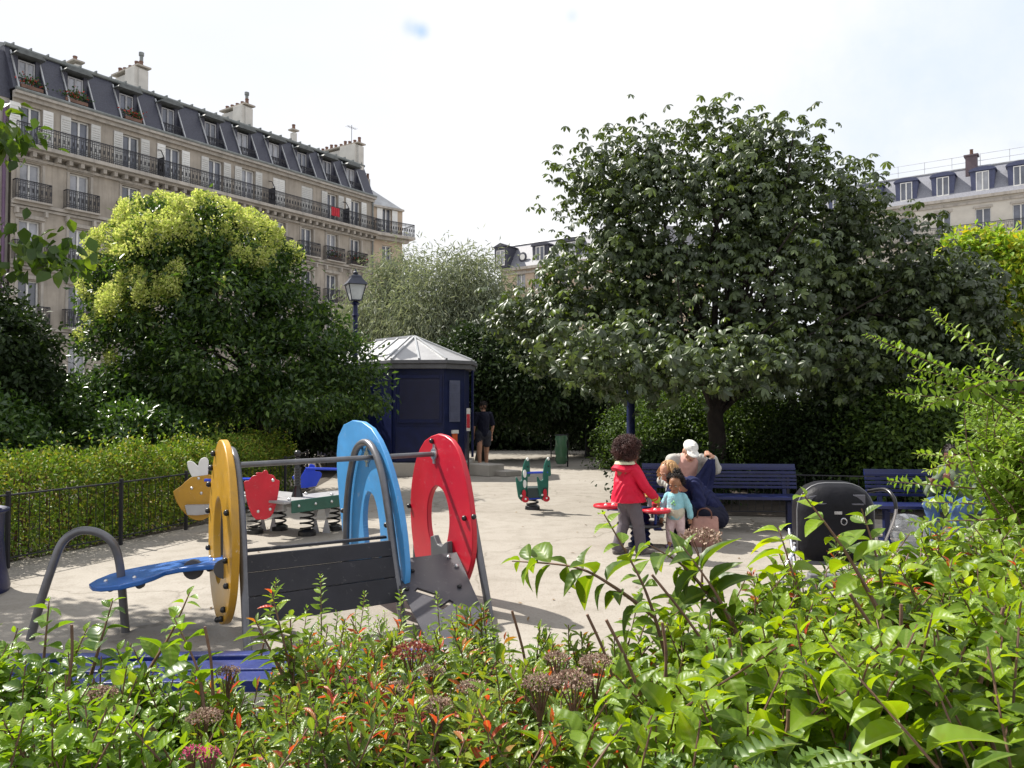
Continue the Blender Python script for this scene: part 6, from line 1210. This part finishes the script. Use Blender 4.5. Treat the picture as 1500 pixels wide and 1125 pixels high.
bt = prof([850, 900, 960, 1020, 1080, 1130, 1180, 1240, 1300, 1360, 1420, 1500, 1580], [905, 855, 870, 830, 820, 805, 778, 775, 772, 742, 738, 735, 730])
bs_ = field(270, 860, 1570, bt, 1.3, 2.5, 170, 45, .16, .09)
bs_ += [(P(960, 905, 2.1), P(750, 822, 2.2), (0, 0, .05)), (P(975, 960, 2.0), P(882, 748, 2.0), (.02, 0, 0)), (P(1060, 900, 2.1), P(945, 795, 2.15), (.0, 0, .03)), (P(1300, 920, 1.7), P(1175, 722, 1.75), (0, 0, .02)), (P(1080, 930, 2.0), P(1000, 800, 2.1), (.01, 0, 0)), (P(1290, 930, 1.9), P(1262, 745, 1.9), (.02, 0, 0)), (P(1180, 900, 2.2), P(1140, 772, 2.3), (0, 0, 0))]
grow(bb, bs_[::2], .09, .052, T_BIG2, Lf_big, .042, .12, .0042, .5); grow(bb, bs_[1::2], .068, .043, T_BIG, Lf_big, .036, .12, .004, .4)
for px, py, dx, dy, d in ((888, 908, 50, 110, 1.6), (955, 842, 90, 120, 1.9), (970, 912, 5, 80, 1.75), (1245, 870, 60, 100, 1.6), (1320, 885, -8, 95, 1.6), (1470, 890, -35, 110, 1.5), (1448, 1075, 15, 60, 1.3), (1068, 935, 8, 90, 1.6), (300, 918, 12, 100, 1.9), (105, 915, -5, 90, 1.9), (860, 900, 40, 100, 1.8), (750, 895, 25, 110, 2.0), (1155, 1040, -8, 50, 1.35)):
    q = MB(); q.tube(smoothpath([P(px, py, d), P(px + dx * .5 + 3, py + dy * .5, d), P(px + dx, py + dy, d)], 3), [.0035] * 6 + [.005], 6); q.build('pruned_twig', M_twig, bb)
# lower storey that closes the view to the ground
lw_ = thing('undergrowth', 'dense lower leaves in the foreground bed under the taller bushes', 'undergrowth', (0, 1.8, 0)); lw_['kind'] = 'stuff'
lo = field(330, -80, 1580, prof([-80, 180, 230, 400, 450, 860, 900, 1580], [1005, 1010, 1015, 1015, 1005, 1005, 950, 920]), 1.3, 2.4, 120, 70, .15, .08, .05)
grow(lw_, lo, .062, .036, T_BIG, Lf_under, .036, .05, .004, .45)
# thistle leaves at the bottom
th_ = thing('thistle', 'pale jagged thistle leaves at the bottom edge right of centre', 'plant', (.35, 1.3, 0))
st_ = np.linspace(0, 1, 23); wd_ = np.array([.03] + [(.5 * math.sin(pi * min(1, t * .9 + .1)) ** .7) * (1, .85, .38)[i % 3] for i, t in enumerate(st_[1:-1])] + [.01])
T_TH = T_leaf(list(st_), list(wd_), .6, .35); C, A, Nn, Ls = [], [], [], []
for _ in range(24):
    x0, y0 = random.gauss(1150, 60), random.gauss(1150, 20); an = random.uniform(pi * .95, pi * 2.05); l_ = random.uniform(50, 115); d = random.uniform(1.18, 1.34); a_, b_ = P(x0, y0, d), P(x0 + l_ * math.cos(an), y0 + l_ * .7 * math.sin(an), d + random.gauss(0, .03)); C.append(tuple(a_)); A.append(tuple(b_ - a_)); Nn.append((random.gauss(-.2, .4), -.2, 1)); Ls.append((b_ - a_).length)
for x0, y0, x1, y1, d in ((1130, 1130, 1040, 1085, 1.28), (1000, 1130, 950, 1095, 1.28)):
    a_, b_ = P(x0, y0, d), P(x1, y1, d + .05); C.append(tuple(a_)); A.append(tuple(b_ - a_)); Nn.append((random.gauss(0, .3), -.35, 1)); Ls.append((b_ - a_).length)
leafmesh('foliage', C, A, Nn, Ls, np.array(Ls) * .36, T_TH, Lf_thi, th_, uv=True)
q = MB(); [q.tube([Vector(c), (c[0], c[1], .0)], .006, 5) for c in C[::2]]; q.build('stem', M_twig, th_)
# privet bush at the right edge
pv = thing('privet_bush', 'sunlit privet bush with long arching sprays at the right edge', 'bush', (2.6, 3.6, 0))
def arc(a, b, d0, d1, up=.05): return (P(*a, d0), P(*b, d1), (0, 0, up))
psx = [arc((1560, 590), (1268, 490), 3.3, 3.3, -.03), arc((1560, 590), (1362, 453), 3.5, 3.4, -.03), arc((1540, 600), (1330, 552), 3.3, 3.3, 0), arc((1540, 560), (1345, 600), 3.3, 3.2), arc((1540, 640), (1300, 575), 3.4, 3.4), arc((1520, 600), (1420, 540), 3.3, 3.3), arc((1500, 620), (1340, 540), 3.3, 3.3), arc((1480, 700), (1355, 690), 3.2, 3.1), arc((1480, 720), (1300, 705), 3.1, 3.0, 0), arc((1480, 740), (1350, 735), 3.0, 2.9, 0), arc((1490, 760), (1330, 765), 2.9, 2.8, 0), arc((1470, 700), (1385, 640), 3.1, 3.1), arc((1500, 720), (1400, 700), 3.0, 3.0), arc((1500, 690), (1390, 670), 3.1, 3.1), arc((1480, 720), (1340, 665), 3.2, 3.2)]
for _ in range(420):
    px, py = random.gauss(1500, 62), random.gauss(660, 70)
    if py < 570 or px < 1430 - max(0, 640 - py) * .9 + max(0, py - 690) * .3: continue
    d = random.uniform(2.9, 3.9); T_ = P(px, py, d); psx.append(((T_.x + random.uniform(.1, .4), T_.y + random.gauss(0, .15), T_.z - random.uniform(.25, .5)), T_, (random.gauss(0, .05), random.gauss(0, .05), .03)))
grow(pv, psx, .042, .021, T_OV, Lf_sml, .0155, .08, .003, .6, fwd=.4)
q = MB()
for _ in range(16): q.tube(smoothpath([(2.7 + random.gauss(0, .15), 3.5 + random.gauss(0, .2), 0), (2.65 + random.gauss(0, .15), 3.5 + random.gauss(0, .2), .7), (2.6 + random.gauss(0, .15), 3.45 + random.gauss(0, .2), 1.3)], 4), .006, 5)
q.build('stem', M_twig, pv)
